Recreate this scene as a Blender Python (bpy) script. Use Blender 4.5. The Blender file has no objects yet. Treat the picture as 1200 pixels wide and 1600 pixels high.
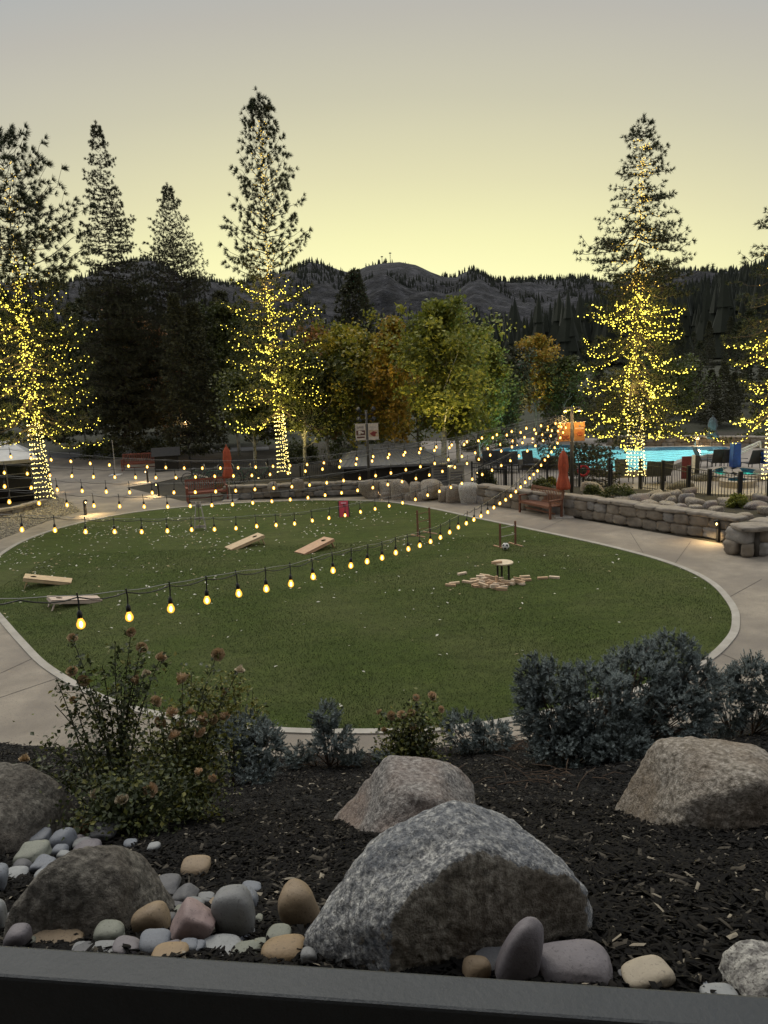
import bpy, bmesh, math, random
import numpy as np
from mathutils import Vector, Matrix, noise as mnoise
R = math.radians
random.seed(11); RNG = np.random.default_rng(11)
sc = bpy.context.scene
COL = sc.collection

# ------------------------------------------------------------------ camera
EYE = 5.5; FPX = 1202.0; PITCH = R(10.8); ROLL = R(2.4)
cam = bpy.data.cameras.new('camera'); cam.sensor_fit = 'HORIZONTAL'; cam.sensor_width = 24.0
cam.lens = 24.0*FPX/1200.0; cam.clip_start = 0.05; cam.clip_end = 9000
camo = bpy.data.objects.new('camera', cam); COL.objects.link(camo)
camo.matrix_world = Matrix.Translation((0, 0, EYE)) @ Matrix.Rotation(R(90)-PITCH, 4, 'X') @ Matrix.Rotation(-ROLL, 4, 'Z')
sc.camera = camo

# ------------------------------------------------------------------ world: dusk sky, yellow glow behind the ridge, blue grey overhead and behind
w = bpy.data.worlds.new('World'); sc.world = w; w.use_nodes = True
nt = w.node_tree; nt.nodes.clear()
def N(nt, t, **k):
    n = nt.nodes.new(t)
    for a, b in k.items(): setattr(n, a, b)
    return n
def ramp(nt, stops, interp='LINEAR'):
    n = nt.nodes.new('ShaderNodeValToRGB'); n.color_ramp.interpolation = interp
    e = n.color_ramp.elements
    while len(e) < len(stops): e.new(0.5)
    for i, (p, c) in enumerate(stops):
        e[i].position = p; e[i].color = (c[0], c[1], c[2], 1) if not isinstance(c, (int, float)) else (c, c, c, 1)
    return n
tc = N(nt, 'ShaderNodeTexCoord'); sx = N(nt, 'ShaderNodeSeparateXYZ')
nt.links.new(tc.outputs['Generated'], sx.inputs[0])
m1 = N(nt, 'ShaderNodeMath', operation='MULTIPLY_ADD'); m1.inputs[1].default_value = -0.8; m1.inputs[2].default_value = 0.8
nt.links.new(sx.outputs['Y'], m1.inputs[0])
m2 = N(nt, 'ShaderNodeMath', operation='ADD'); nt.links.new(m1.outputs[0], m2.inputs[0]); nt.links.new(sx.outputs['Z'], m2.inputs[1])
SKY = [(0.0,(.93,.92,.53)),(.10,(.88,.855,.46)),(.16,(.785,.76,.42)),(.24,(.65,.62,.39)),(.34,(.515,.495,.37)),(.44,(.425,.41,.365)),(.52,(.355,.375,.385)),(.66,(.44,.46,.475)),(.85,(.64,.66,.68)),(1.0,(.76,.78,.81))]
rp = ramp(nt, SKY); nt.links.new(m2.outputs[0], rp.inputs[0])
nz = N(nt, 'ShaderNodeTexNoise'); nz.inputs['Scale'].default_value = 1.6; nz.inputs['Detail'].default_value = 3
mp = N(nt, 'ShaderNodeMapping'); mp.inputs['Scale'].default_value = (1, 1, 4)
nt.links.new(tc.outputs['Generated'], mp.inputs[0]); nt.links.new(mp.outputs[0], nz.inputs['Vector'])
m3 = N(nt, 'ShaderNodeMath', operation='MULTIPLY_ADD'); m3.inputs[1].default_value = .06; m3.inputs[2].default_value = .97
nt.links.new(nz.outputs[0], m3.inputs[0])
bg = N(nt, 'ShaderNodeBackground'); out = N(nt, 'ShaderNodeOutputWorld')
r5 = ramp(nt, [(0.0, .42), (.18, .5), (.48, 1.0)]); m4 = N(nt, 'ShaderNodeMath', operation='MULTIPLY_ADD'); m4.inputs[1].default_value = .5; m4.inputs[2].default_value = .5
nt.links.new(sx.outputs['Y'], m4.inputs[0]); nt.links.new(m4.outputs[0], r5.inputs[0]); m5 = N(nt, 'ShaderNodeMath', operation='MULTIPLY'); nt.links.new(r5.outputs[0], m5.inputs[0]); nt.links.new(m3.outputs[0], m5.inputs[1])
nt.links.new(rp.outputs[0], bg.inputs['Color']); nt.links.new(m5.outputs[0], bg.inputs['Strength'])
nt.links.new(bg.outputs[0], out.inputs[0])

# last soft light of the sky glow, high and from ahead
sl = bpy.data.lights.new('sun', 'SUN'); sl.energy = 1.15; sl.angle = R(32); sl.color = (1.0, .93, .80)
so = bpy.data.objects.new('sun', sl); COL.objects.link(so)
so.rotation_euler = Vector((0.30, -0.62, -1.0)).to_track_quat('-Z', 'Y').to_euler()

vs = sc.view_settings; vs.view_transform = 'Standard'; vs.look = 'None'; vs.exposure = 0.25; vs.gamma = 1.0; vs.use_curve_mapping = False

# ------------------------------------------------------------------ picture to place
def ray(u, v):
    x = (u-600)/FPX; y = -(v-800)/FPX; c, s = math.cos(ROLL), math.sin(ROLL)
    x, y = x*c+y*s, -x*s+y*c
    return np.array([x, math.cos(PITCH)+y*math.sin(PITCH), -math.sin(PITCH)+y*math.cos(PITCH)])
def gp(u, v, z=0.0):
    d = ray(u, v); t = (z-EYE)/d[2]; return Vector((d[0]*t, d[1]*t, z))
def yp(u, v, Y):
    d = ray(u, v); t = Y/d[1]; return Vector((d[0]*t, Y, EYE+d[2]*t))
def proj(P):
    P = np.asarray(P, float)-np.array([0, 0, EYE]); cp, sp = math.cos(PITCH), math.sin(PITCH); dpt = P[:, 1]*cp-P[:, 2]*sp; y = (P[:, 1]*sp+P[:, 2]*cp)/dpt; x = P[:, 0]/dpt
    c, s = math.cos(ROLL), math.sin(ROLL); return 600+FPX*(x*c-y*s), 800-FPX*(x*s+y*c)
def hz(v_top, base, u=None):
    """height above the ground at the spot 'base' of something whose top shows at picture row v_top"""
    # find column iteratively
    uu = u if u is not None else 600
    for _ in range(6):
        p = yp(uu, v_top, base[1]); uu += (base[0]-p.x)*FPX/base[1]
    return yp(uu, v_top, base[1]).z

# ------------------------------------------------------------------ materials
MATS = {}
def mat(name, col=(.5,.5,.5), rough=.8, metal=0.0, var=0.25, scale=8.0, bump=0.0, bscale=40.0, emit=None, es=0.0, cols=None, detail=6, spec=None, trans=0.0, musg=None, lowvar=None, objrand=0.0, speck=None):
    if name in MATS: return MATS[name]
    m = bpy.data.materials.new(name); m.use_nodes = True; nt = m.node_tree; b = nt.nodes['Principled BSDF']
    b.inputs['Roughness'].default_value = rough; b.inputs['Metallic'].default_value = metal
    if spec is not None: b.inputs['Specular IOR Level'].default_value = spec
    tc = N(nt, 'ShaderNodeTexCoord')
    nz = N(nt, 'ShaderNodeTexNoise'); nz.inputs['Scale'].default_value = scale; nz.inputs['Detail'].default_value = detail; nz.inputs['Roughness'].default_value = .62
    nt.links.new(tc.outputs['Object'], nz.inputs['Vector'])
    if cols is None:
        a = tuple(max(0, c*(1-var)) for c in col); d = tuple(min(1, c*(1+var)) for c in col); cols = [(.3, a), (.7, d)]
    rp = ramp(nt, cols); nt.links.new(nz.outputs[0], rp.inputs[0]); last = rp.outputs[0]
    if lowvar:      # broad weathering: (scale, colour, amount)
        n2 = N(nt, 'ShaderNodeTexNoise'); n2.inputs['Scale'].default_value = lowvar[0]; n2.inputs['Detail'].default_value = 4
        nt.links.new(tc.outputs['Object'], n2.inputs['Vector'])
        r2 = ramp(nt, [(.42, 0.0), (.62, lowvar[2])]); nt.links.new(n2.outputs[0], r2.inputs[0])
        mx = N(nt, 'ShaderNodeMix', data_type='RGBA'); nt.links.new(r2.outputs[0], mx.inputs[0]); nt.links.new(last, mx.inputs[6]); mx.inputs[7].default_value = (*lowvar[1], 1); last = mx.outputs[2]
    if speck:       # fine speckle: (scale, colour, threshold)
        n3 = N(nt, 'ShaderNodeTexNoise'); n3.inputs['Scale'].default_value = speck[0]; n3.inputs['Detail'].default_value = 2
        nt.links.new(tc.outputs['Object'], n3.inputs['Vector'])
        r3 = ramp(nt, [(speck[2], 0.0), (speck[2]+.07, .8)]); nt.links.new(n3.outputs[0], r3.inputs[0])
        mx = N(nt, 'ShaderNodeMix', data_type='RGBA'); nt.links.new(r3.outputs[0], mx.inputs[0]); nt.links.new(last, mx.inputs[6]); mx.inputs[7].default_value = (*speck[1], 1); last = mx.outputs[2]
    if objrand:
        oi = N(nt, 'ShaderNodeObjectInfo'); mm = N(nt, 'ShaderNodeMath', operation='MULTIPLY_ADD'); mm.inputs[1].default_value = objrand*2; mm.inputs[2].default_value = 1-objrand
        nt.links.new(oi.outputs['Random'], mm.inputs[0])
        hs = N(nt, 'ShaderNodeHueSaturation'); nt.links.new(mm.outputs[0], hs.inputs['Value']); nt.links.new(last, hs.inputs['Color']); last = hs.outputs[0]
    nt.links.new(last, b.inputs['Base Color'])
    if bump:
        nb = N(nt, 'ShaderNodeTexNoise'); nb.inputs['Scale'].default_value = bscale; nb.inputs['Detail'].default_value = 8; nb.inputs['Roughness'].default_value = .65
        nt.links.new(tc.outputs['Object'], nb.inputs['Vector'])
        bp = N(nt, 'ShaderNodeBump'); bp.inputs['Strength'].default_value = 1.0; bp.inputs['Distance'].default_value = bump
        nt.links.new(nb.outputs[0], bp.inputs['Height']); nt.links.new(bp.outputs[0], b.inputs['Normal'])
    if emit:
        b.inputs['Emission Color'].default_value = (*emit, 1); b.inputs['Emission Strength'].default_value = es
    if trans:
        o = nt.nodes['Material Output']; tl = N(nt, 'ShaderNodeBsdfTranslucent'); nt.links.new(last, tl.inputs[0])
        ms = N(nt, 'ShaderNodeMixShader'); ms.inputs[0].default_value = trans
        nt.links.new(b.outputs[0], ms.inputs[1]); nt.links.new(tl.outputs[0], ms.inputs[2]); nt.links.new(ms.outputs[0], o.inputs[0])
    MATS[name] = m; return m

# ------------------------------------------------------------------ mesh builder
_ico = {}
def ico(n):
    if n not in _ico:
        bm = bmesh.new(); bmesh.ops.create_icosphere(bm, subdivisions=n, radius=1.0)
        V = np.array([v.co[:] for v in bm.verts]); F = np.array([[v.index for v in f.verts] for f in bm.faces]); bm.free(); _ico[n] = (V, F)
    return _ico[n]
def rotz(a):
    c, s = math.cos(a), math.sin(a); return np.array([[c,-s,0],[s,c,0],[0,0,1.0]])
def frame(d):
    d = np.asarray(d, float); d = d/(np.linalg.norm(d)+1e-12)
    a = np.array([0,0,1.0]) if abs(d[2]) < .9 else np.array([1.0,0,0])
    x = np.cross(a, d); x /= np.linalg.norm(x); y = np.cross(d, x); return x, y, d
class MB:
    def __init__(s): s.V = []; s.F = {3: [], 4: []}; s.M = {3: [], 4: []}; s.n = 0
    def add(s, V, F, mi=0):
        V = np.asarray(V, float).reshape(-1, 3); F = np.asarray(F, int); k = F.shape[1]
        s.V.append(V); s.F[k].append(F+s.n); s.M[k].append(np.full(len(F), mi) if np.isscalar(mi) else np.asarray(mi)); s.n += len(V); return s
    def box(s, c, size, rot=None, mi=0, taper=0.0):
        x, y, z = [a/2 for a in size]; t = 1-taper
        V = np.array([(-x,-y,-z),(x,-y,-z),(x,y,-z),(-x,y,-z),(-x*t,-y*t,z),(x*t,-y*t,z),(x*t,y*t,z),(-x*t,y*t,z)])
        if rot is not None:
            M = np.array(rot) if not isinstance(rot, (int, float)) else rotz(rot); V = V @ M.T
        s.add(V+np.array(c), [(0,3,2,1),(4,5,6,7),(0,1,5,4),(1,2,6,5),(2,3,7,6),(3,0,4,7)], mi); return s
    def bar(s, a, b, w_, h_, mi=0):
        a = np.array(a, float); b = np.array(b, float); d = b-a; L = np.linalg.norm(d); x, y, z = frame(d)
        M = np.stack([x, y, z], 1); return s.box((a+b)/2, (w_, h_, L), M, mi)
    def tube(s, pts, r, n=8, mi=0, cap=True):
        P = np.array([tuple(p) for p in pts], float); K = len(P); r = np.full(K, r) if np.isscalar(r) else np.array(r, float)
        T = np.gradient(P, axis=0); ang = np.arange(n)*2*math.pi/n; V = []
        x0, y0, _ = frame(T[0])
        for i in range(K):
            t = T[i]/(np.linalg.norm(T[i])+1e-12); x0 = x0-t*np.dot(x0, t); x0 /= np.linalg.norm(x0)+1e-12; y0 = np.cross(t, x0)
            V.append(P[i]+r[i]*(np.outer(np.cos(ang), x0)+np.outer(np.sin(ang), y0)))
        V = np.concatenate(V); i = np.arange(K-1)[:, None]*n; j = np.arange(n)[None]; jn = (j+1) % n
        F = np.stack([i+j, i+jn, i+n+jn, i+n+j], -1).reshape(-1, 4); s.add(V, F, mi)
        if cap:
            for o, k in ((0, 0), (1, K-1)):
                c = s.n; s.V.append(P[k][None]); s.n += 1; b0 = c-len(V)+k*n if o == 0 else c-1-len(V)+k*n
                f = np.array([[c, b0+(q+1) % n, b0+q] if o == 0 else [c, b0+q, b0+(q+1) % n] for q in range(n)]); s.F[3].append(f); s.M[3].append(np.full(n, mi))
        return s
    def lathe(s, prof, c=(0,0,0), n=16, mi=0, wob=None):
        K = len(prof); ang = np.arange(n)*2*math.pi/n; V = []
        for k, (r, z) in enumerate(prof):
            rr = r*(wob(ang, k) if wob else 1.0); V.append(np.stack([np.cos(ang)*rr, np.sin(ang)*rr, np.full(n, z)], 1))
        V = np.concatenate(V)+np.array(c); i = np.arange(K-1)[:, None]*n; j = np.arange(n)[None]; jn = (j+1) % n
        s.add(V, np.stack([i+j, i+jn, i+n+jn, i+n+j], -1).reshape(-1, 4), mi); return s
    def ball(s, c, r, n=1, mi=0, M=None):
        V, F = ico(n); V = V*np.array(r)
        if M is not None: V = V @ M.T
        return s.add(V+np.array(c), F, mi)
    def arrays(s):
        V = np.concatenate(s.V); T = np.concatenate(s.F[3]) if s.F[3] else np.zeros((0,3),int); Q = np.concatenate(s.F[4]) if s.F[4] else np.zeros((0,4),int)
        mt = np.concatenate(s.M[3]) if s.M[3] else np.zeros(0,int); mq = np.concatenate(s.M[4]) if s.M[4] else np.zeros(0,int)
        return V, T, Q, np.concatenate([mt, mq])
    def mesh(s, name, mats, smooth=False):
        V, T, Q, M = s.arrays(); me = bpy.data.meshes.new(name); me.vertices.add(len(V)); me.vertices.foreach_set('co', V.astype(np.float32).ravel())
        L = np.concatenate([T.ravel(), Q.ravel()]).astype(np.int32); me.loops.add(len(L)); me.loops.foreach_set('vertex_index', L)
        st = np.concatenate([np.arange(len(T))*3, len(T)*3+np.arange(len(Q))*4]).astype(np.int32)
        me.polygons.add(len(st)); me.polygons.foreach_set('loop_start', st)
        me.polygons.foreach_set('loop_total', np.concatenate([np.full(len(T),3), np.full(len(Q),4)]).astype(np.int32))
        if not isinstance(mats, (list, tuple)): mats = [mats]
        for m in mats: me.materials.append(m)
        me.polygons.foreach_set('material_index', M.astype(np.int32)); me.polygons.foreach_set('use_smooth', np.full(len(st), bool(smooth)))
        me.update(calc_edges=True); me.validate(); return me
    def obj(s, name, mats, parent=None, smooth=False, **k):
        return link(name, s.mesh(name, mats, smooth), parent, **k)
def link(name, data, parent=None, loc=None, label=None, cat=None, group=None, kind=None):
    o = bpy.data.objects.new(name, data); COL.objects.link(o)
    if parent: o.parent = parent
    if loc is not None: o.location = loc
    return tag(o, label, cat, group, kind)
def tag(o, label=None, cat=None, group=None, kind=None):
    if label: o['label'] = label
    if cat: o['category'] = cat
    if group: o['group'] = group
    if kind: o['kind'] = kind
    return o
def empty(name, loc, rz=0.0, label=None, cat=None, group=None):
    o = link(name, None, None, loc, label, cat, group); o.rotation_euler = (0, 0, rz); return o
def copy_tree(o, parent=None):
    c = o.copy(); COL.objects.link(c)
    if parent: c.parent = parent
    for ch in list(o.children): copy_tree(ch, c)
    return c
def dup(o, loc, rz=None, label=None, scale=None):
    c = copy_tree(o); c.location = loc
    if rz is not None: c.rotation_euler = (0, 0, rz)
    if label: c['label'] = label
    if scale is not None: c.scale = (scale,)*3 if np.isscalar(scale) else scale
    return c
def sheet(name, poly, z, m, kind='structure', thick=0.0, **k):
    """flat polygon sheet, triangulated, optional edge thickness"""
    bm = bmesh.new(); vs_ = [bm.verts.new((p[0], p[1], z)) for p in poly]; f = bm.faces.new(vs_)
    if f.normal.z < 0: f.normal_flip()
    bm.normal_update()
    if f.normal.z < 0: bmesh.ops.reverse_faces(bm, faces=[f])
    bmesh.ops.triangulate(bm, faces=bm.faces[:])
    if thick:
        n = len(vs_)
        lo = [bm.verts.new((p[0], p[1], z-thick)) for p in poly]
        for i in range(n): bm.faces.new((vs_[i], vs_[(i+1) % n], lo[(i+1) % n], lo[i]))
    me = bpy.data.meshes.new(name); bm.to_mesh(me); bm.free(); me.materials.append(m)
    return link(name, me, kind=kind, **k)
def smooth_closed(P, n=8):
    P = np.array([(p[0], p[1]) for p in P]); K = len(P); o = []
    for i in range(K):
        a, b, c, d = P[(i-1) % K], P[i], P[(i+1) % K], P[(i+2) % K]
        for t in np.arange(n)/n:
            o.append(.5*((2*b)+(-a+c)*t+(2*a-5*b+4*c-d)*t*t+(-a+3*b-3*c+d)*t**3))
    return np.array(o)
def smooth_open(P, n=8):
    P = [np.array(p, float) for p in P]; P = [2*P[0]-P[1]]+P+[2*P[-1]-P[-2]]; o = []
    for i in range(1, len(P)-2):
        a, b, c, d = P[i-1], P[i], P[i+1], P[i+2]
        for t in np.arange(n)/n: o.append(.5*((2*b)+(-a+c)*t+(2*a-5*b+4*c-d)*t*t+(-a+3*b-3*c+d)*t**3))
    o.append(P[-2]); return np.array(o)
def randu(n):
    v = RNG.normal(size=(n, 3)); return v/np.linalg.norm(v, axis=1)[:, None]
def vnoise(P, sc_=1.0, oct_=3, seed=0.0):
    P = np.asarray(P)*sc_; return np.array([mnoise.fractal(Vector((p[0]+seed, p[1]-seed*.7, p[2]+seed*1.3)), .9, 2.1, oct_) for p in P])

# rounded-facet stone: soft intersection of half spaces + noise
def stone(planes, radii, sub=4, sharp=9.0, amp=.05, fscale=2.0, seed=0.0, rz=0.0, fine=0.0):
    D, F = ico(sub); inv = np.zeros(len(D))
    for n_, d_ in planes:
        n_ = np.array(n_, float); n_ /= np.linalg.norm(n_); q = np.maximum(D @ n_, 0)/d_; inv += q**sharp
    inv = inv**(1/sharp); r = 1/np.maximum(inv, .35)
    P = D*r[:, None]
    P *= (1+amp*vnoise(D, fscale, 4, seed))[:, None]
    if fine: P *= (1+fine*vnoise(D, fscale*5, 3, seed+9))[:, None]
    P = P*np.array(radii); P = P @ rotz(rz).T
    return P, F
def rand_planes(n, seed, lo=.75, hi=1.0):
    r = np.random.default_rng(int(seed*10)); v = r.normal(size=(n, 3)); v /= np.linalg.norm(v, axis=1)[:, None]
    base = [((1,0,0),1),((-1,0,0),1),((0,1,0),1),((0,-1,0),1),((0,0,1),1),((0,0,-1),1)]
    return base+[(tuple(a), float(r.uniform(lo, hi))) for a in v]

sc.cycles.sample_clamp_indirect = 3.0; sc.cycles.max_bounces = 6; sc.cycles.transparent_max_bounces = 12

# ================================================================== SETTING
soil = mat('soil', cols=[(.3,(.022,.018,.012)),(.55,(.035,.030,.018)),(.75,(.05,.043,.025))], scale=1.2, bump=.05, bscale=6, rough=.95)
grassy = mat('dry_grass', cols=[(.3,(.012,.016,.006)),(.5,(.022,.026,.010)),(.7,(.038,.038,.018))], scale=.35, bump=.05, bscale=5, rough=.95, lowvar=(.05,(.03,.03,.016),.8))
concrete = mat('concrete', cols=[(.28,(.185,.158,.122)),(.5,(.255,.220,.172)),(.72,(.335,.29,.225))], scale=1.6, bump=.004, bscale=60, rough=.85, lowvar=(.35,(.145,.125,.105),.75), speck=(45,(.13,.115,.10),.60))
curbm = mat('curb_concrete', cols=[(.3,(.27,.25,.21)),(.7,(.40,.375,.33))], scale=3, bump=.003, bscale=50, rough=.8, lowvar=(.8,(.26,.24,.21),.5))
deckm = mat('pool_deck', cols=[(.3,(.20,.175,.15)),(.7,(.29,.255,.22))], scale=1.5, bump=.003, bscale=40, rough=.8)

# turf material: fine pile, broad shade changes, mowing drag marks
turfm = mat('turf', cols=[(.30,(.034,.050,.008)),(.5,(.047,.069,.011)),(.72,(.066,.090,.017))], scale=38, bump=.02, bscale=120, rough=.9, detail=10, lowvar=(.4,(.078,.088,.028),.6), spec=.2)
def turf_streaks():
    nt = turfm.node_tree; b = nt.nodes['Principled BSDF']; src = b.inputs['Base Color'].links[0].from_socket; tc = N(nt, 'ShaderNodeTexCoord'); mp = N(nt, 'ShaderNodeMapping'); mp.inputs['Scale'].default_value = (.7, 2.6, 1); mp.inputs['Rotation'].default_value = (0, 0, R(-14))
    n = N(nt, 'ShaderNodeTexNoise'); n.inputs['Scale'].default_value = 1.0; n.inputs['Detail'].default_value = 5; nt.links.new(tc.outputs['Object'], mp.inputs[0]); nt.links.new(mp.outputs[0], n.inputs['Vector'])
    n2 = N(nt, 'ShaderNodeTexNoise'); n2.inputs['Scale'].default_value = 5; n2.inputs['Detail'].default_value = 6; nt.links.new(tc.outputs['Object'], n2.inputs['Vector']); ad = N(nt, 'ShaderNodeMath', operation='ADD'); nt.links.new(n.outputs[0], ad.inputs[0]); nt.links.new(n2.outputs[0], ad.inputs[1])
    r = ramp(nt, [(.80, .74), (1.0, 1.0), (1.22, 1.0)]); r.color_ramp.elements[2].position = 1.0; r = ramp(nt, [(.36, .80), (.64, 1.22)]); hf = N(nt, 'ShaderNodeMath', operation='MULTIPLY'); hf.inputs[1].default_value = .5; nt.links.new(ad.outputs[0], hf.inputs[0]); nt.links.new(hf.outputs[0], r.inputs[0])
    mx = N(nt, 'ShaderNodeMix', data_type='RGBA', blend_type='MULTIPLY'); mx.inputs[0].default_value = 1; nt.links.new(src, mx.inputs[6]); nt.links.new(r.outputs[0], mx.inputs[7]); nt.links.new(mx.outputs[2], b.inputs['Base Color'])
turf_streaks()
# ------------- far ground and hills: one sheet reaching the horizon
SKYL = [(-700,440),(-300,425),(-100,432),(60,446),(110,440),(160,420),(200,407),(240,405),(262,416),(290,432),(330,438),(360,442),(400,436),(440,424),(470,415),(484,408),(505,412),(530,420),(548,424),(575,413),(600,409),(625,408),(650,413),(672,424),(695,433),(712,434),(724,427),(738,424),(752,428),(768,437),(800,438),(830,434),(870,435),(910,432),(960,440),(1000,432),(1040,425),(1080,424),(1120,425),(1160,420),(1200,417),(1300,405),(1500,380),(1900,390)]
def azel(u, v):
    d = ray(u, v); return math.atan2(d[0], d[1]), math.atan2(d[2], math.hypot(d[0], d[1]))
sky_az = np.array([azel(u, v) for u, v in SKYL]); sky_az = sky_az[np.argsort(sky_az[:, 0])]
NEARL = [(-700,560),(0,560),(300,575),(560,590),(760,580),(830,560),(880,530),(930,505),(990,490),(1060,478),(1120,462),(1200,440),(1400,410),(1900,430)]
near_az = np.array([azel(u, v) for u, v in NEARL]); near_az = near_az[np.argsort(near_az[:, 0])]
def sstep(a, b, x):
    t = np.clip((x-a)/(b-a), 0, 1); return t*t*(3-2*t)
def hill_z(az, r, nse):
    e1 = np.interp(az, near_az[:,0], near_az[:,1]); e2 = np.interp(az, sky_az[:,0], sky_az[:,1])
    z1 = np.maximum(420*np.tan(e1), 2)*sstep(120, 420, r)*(1-.3*sstep(420, 700, r))
    z2 = np.maximum(1500*np.tan(e2), 2)*sstep(560, 1500, r)**1.25*(1-.6*sstep(1500, 2600, r))
    nz_ = nse*sstep(150, 500, r)*np.minimum(r/30, 40)*(1-.93*sstep(1050, 1440, r))
    return np.maximum(z1, z2)+nz_+np.where(r > 150, EYE*0, 0)
az_l = np.radians(np.concatenate([np.linspace(-180,-46,30,endpoint=False), np.linspace(-46,46,420), np.linspace(46.5,180,30)]))
r_l = np.concatenate([np.array([.5,3,8,14,20,30]), np.arange(33,60,1.5), np.array([60,72,85,100,120,140]), np.linspace(160,700,46), np.linspace(715,1700,80), np.linspace(1750,5000,10)])
A, RR = np.meshgrid(az_l, r_l); P = np.stack([RR*np.sin(A), RR*np.cos(A)], -1)
nse = np.array([mnoise.ridged_multi_fractal(Vector((p[0]/260, p[1]/260, 1.7)), .9, 2.1, 6, 1.0, 2.0) for p in P.reshape(-1, 2)]).reshape(A.shape)-1.1
front = (np.cos(A) > .25)
Z = np.where(RR > 120, hill_z(A, RR, nse), 0.0); Z = np.where(front, Z, Z*np.clip(np.cos(A)/.25, 0, 1))
# a mulched rise beyond the pool on the right
X_, Y_ = P[..., 0], P[..., 1]
def rise(x, y): return 3.2*sstep(58, 82, y)*sstep(14, 30, x)
Z = Z+rise(X_, Y_)*(RR < 200)-0.02
Zg = Z
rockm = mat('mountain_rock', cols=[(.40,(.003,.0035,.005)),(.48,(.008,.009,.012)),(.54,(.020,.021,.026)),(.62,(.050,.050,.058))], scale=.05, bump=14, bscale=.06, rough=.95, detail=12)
# blend: forest floor low, rock high
b = MB(); nA, nR = len(az_l), len(r_l); i = np.arange(nR-1)[:, None]*nA; j = np.arange(nA-1)[None]
Fq = np.stack([i+j, i+j+1, i+nA+j+1, i+nA+j], -1).reshape(-1, 4)[:, ::-1]
V = np.stack([X_, Y_, Z], -1).reshape(-1, 3); rq = RR.reshape(-1)[Fq[:, 0]]; zq = V[Fq].mean(1)[:, 2]
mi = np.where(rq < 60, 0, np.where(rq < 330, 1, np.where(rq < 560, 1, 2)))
POOL = [(752,717),(790,707),(850,701),(920,703),(1000,706),(1060,705),(1122,705),(1140,709),(1108,717),(1070,723),(1040,734),(1000,743),(950,744),(890,734),(830,725),(775,725)]
TUB1 = [(1113,745),(1125,739),(1142,741),(1143,748),(1128,751)]; TUB2 = [(1143,743),(1160,740),(1185,744),(1188,749),(1165,751),(1150,748)]; TUB3 = [(1137,758),(1150,755),(1168,758),(1160,761),(1142,761)]
def inside(P, poly):
    x, y = P[:, 0], P[:, 1]; c = np.zeros(len(P), bool); q = np.roll(poly, 1, 0)
    for (x1, y1), (x2, y2) in zip(poly, q):
        if y1 == y2: continue
        m = ((y1 > y) != (y2 > y)) & (x < (x2-x1)*(y-y1)/(y2-y1)+x1); c ^= m
    return c
DECK = np.array([gp(*q)[:2] for q in [(640,742),(700,694),(840,688),(1040,690),(1200,689),(1700,694),(1900,800),(1200,812),(1040,790),(955,778),(760,776)]])
vin = inside(V[:, :2], DECK); kf = ~vin[Fq].all(1); Fq = Fq[kf]; mi = mi[kf]
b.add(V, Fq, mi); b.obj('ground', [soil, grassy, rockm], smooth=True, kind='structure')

# ------------- lawn, kerb and paving
LAWN_PX = [(0,870),(42,845),(110,822),(200,803),(300,792),(400,785.5),(500,782.5),(600,785),(670,795),(740,810),(850,833),(950,855),(1040,880),(1102,908),(1137,945),(1143,975),(1132,1000),(1090,1035),(980,1080),(800,1122),(680,1137),(560,1141),(430,1138),(300,1123),(180,1095),(85,1045),(40,1003),(0,958),(-35,920),(-30,893)]
lawn_xy = smooth_closed([gp(*q) for q in LAWN_PX], 6)
def offset(Pc, d):
    T = np.roll(Pc, -1, 0)-np.roll(Pc, 1, 0); T /= np.linalg.norm(T, axis=1)[:, None]; Nn = np.stack([T[:, 1], -T[:, 0]], 1)
    area = np.sum(Pc[:, 0]*np.roll(Pc[:, 1], -1)-np.roll(Pc[:, 0], -1)*Pc[:, 1]); return Pc+Nn*d*(1 if area > 0 else -1)
CONC_PX = [(-260,1400),(-420,1000),(-200,880),(0,843),(70,816),(125,799),(112,786),(92,778),(84,768),(70,716),(232,716),(300,738),(350,752),(300,742),(236,756),(198,762),(240,772),(285,783),(350,782),(440,780),(520,778),(600,775),(640,775),(700,780),(760,787),(880,807),(1000,828),(1130,850),(1200,858),(1500,900),(1700,1100),(1500,1500)]
conc = [gp(*q) for q in CONC_PX]
sheet('paving', conc, 0.004, concrete)
b = MB(); inn = offset(lawn_xy, .0); ou = offset(lawn_xy, .155); n = len(inn); zt = .03
V = np.concatenate([np.c_[inn, np.full(n, -.02)], np.c_[inn, np.full(n, zt)], np.c_[ou, np.full(n, zt)], np.c_[ou, np.full(n, -.02)]]); F = []
for k in range(3):
    for q in range(n): F.append((k*n+q, k*n+(q+1) % n, (k+1)*n+(q+1) % n, (k+1)*n+q))
b.add(V, F); kerb = b.obj('lawn_kerb', curbm, kind='structure')
sheet('lawn', lawn_xy, .012, turfm)
# paving joints cut across the path
b = MB(); cen = lawn_xy.mean(0)
for (u, v, u2, v2) in [(1120,1018,1200,1052),(0,1052,52,1028),(985,832,1010,872),(1190,905,1130,938),(880,812,842,829),(1080,845,1052,884),(-30,1100,88,1060),(20,830,90,824),(200,770,180,800),(640,778,628,786),(1160,1100,1240,1120),(95,790,300,760),(150,770,105,740)]:
    a, c = gp(u, v, .0085), gp(u2, v2, .0085); b.bar(a, c, .014, .001)
b.obj('paving_joints', mat('joint', col=(.07,.06,.05)), kind='structure')

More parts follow.
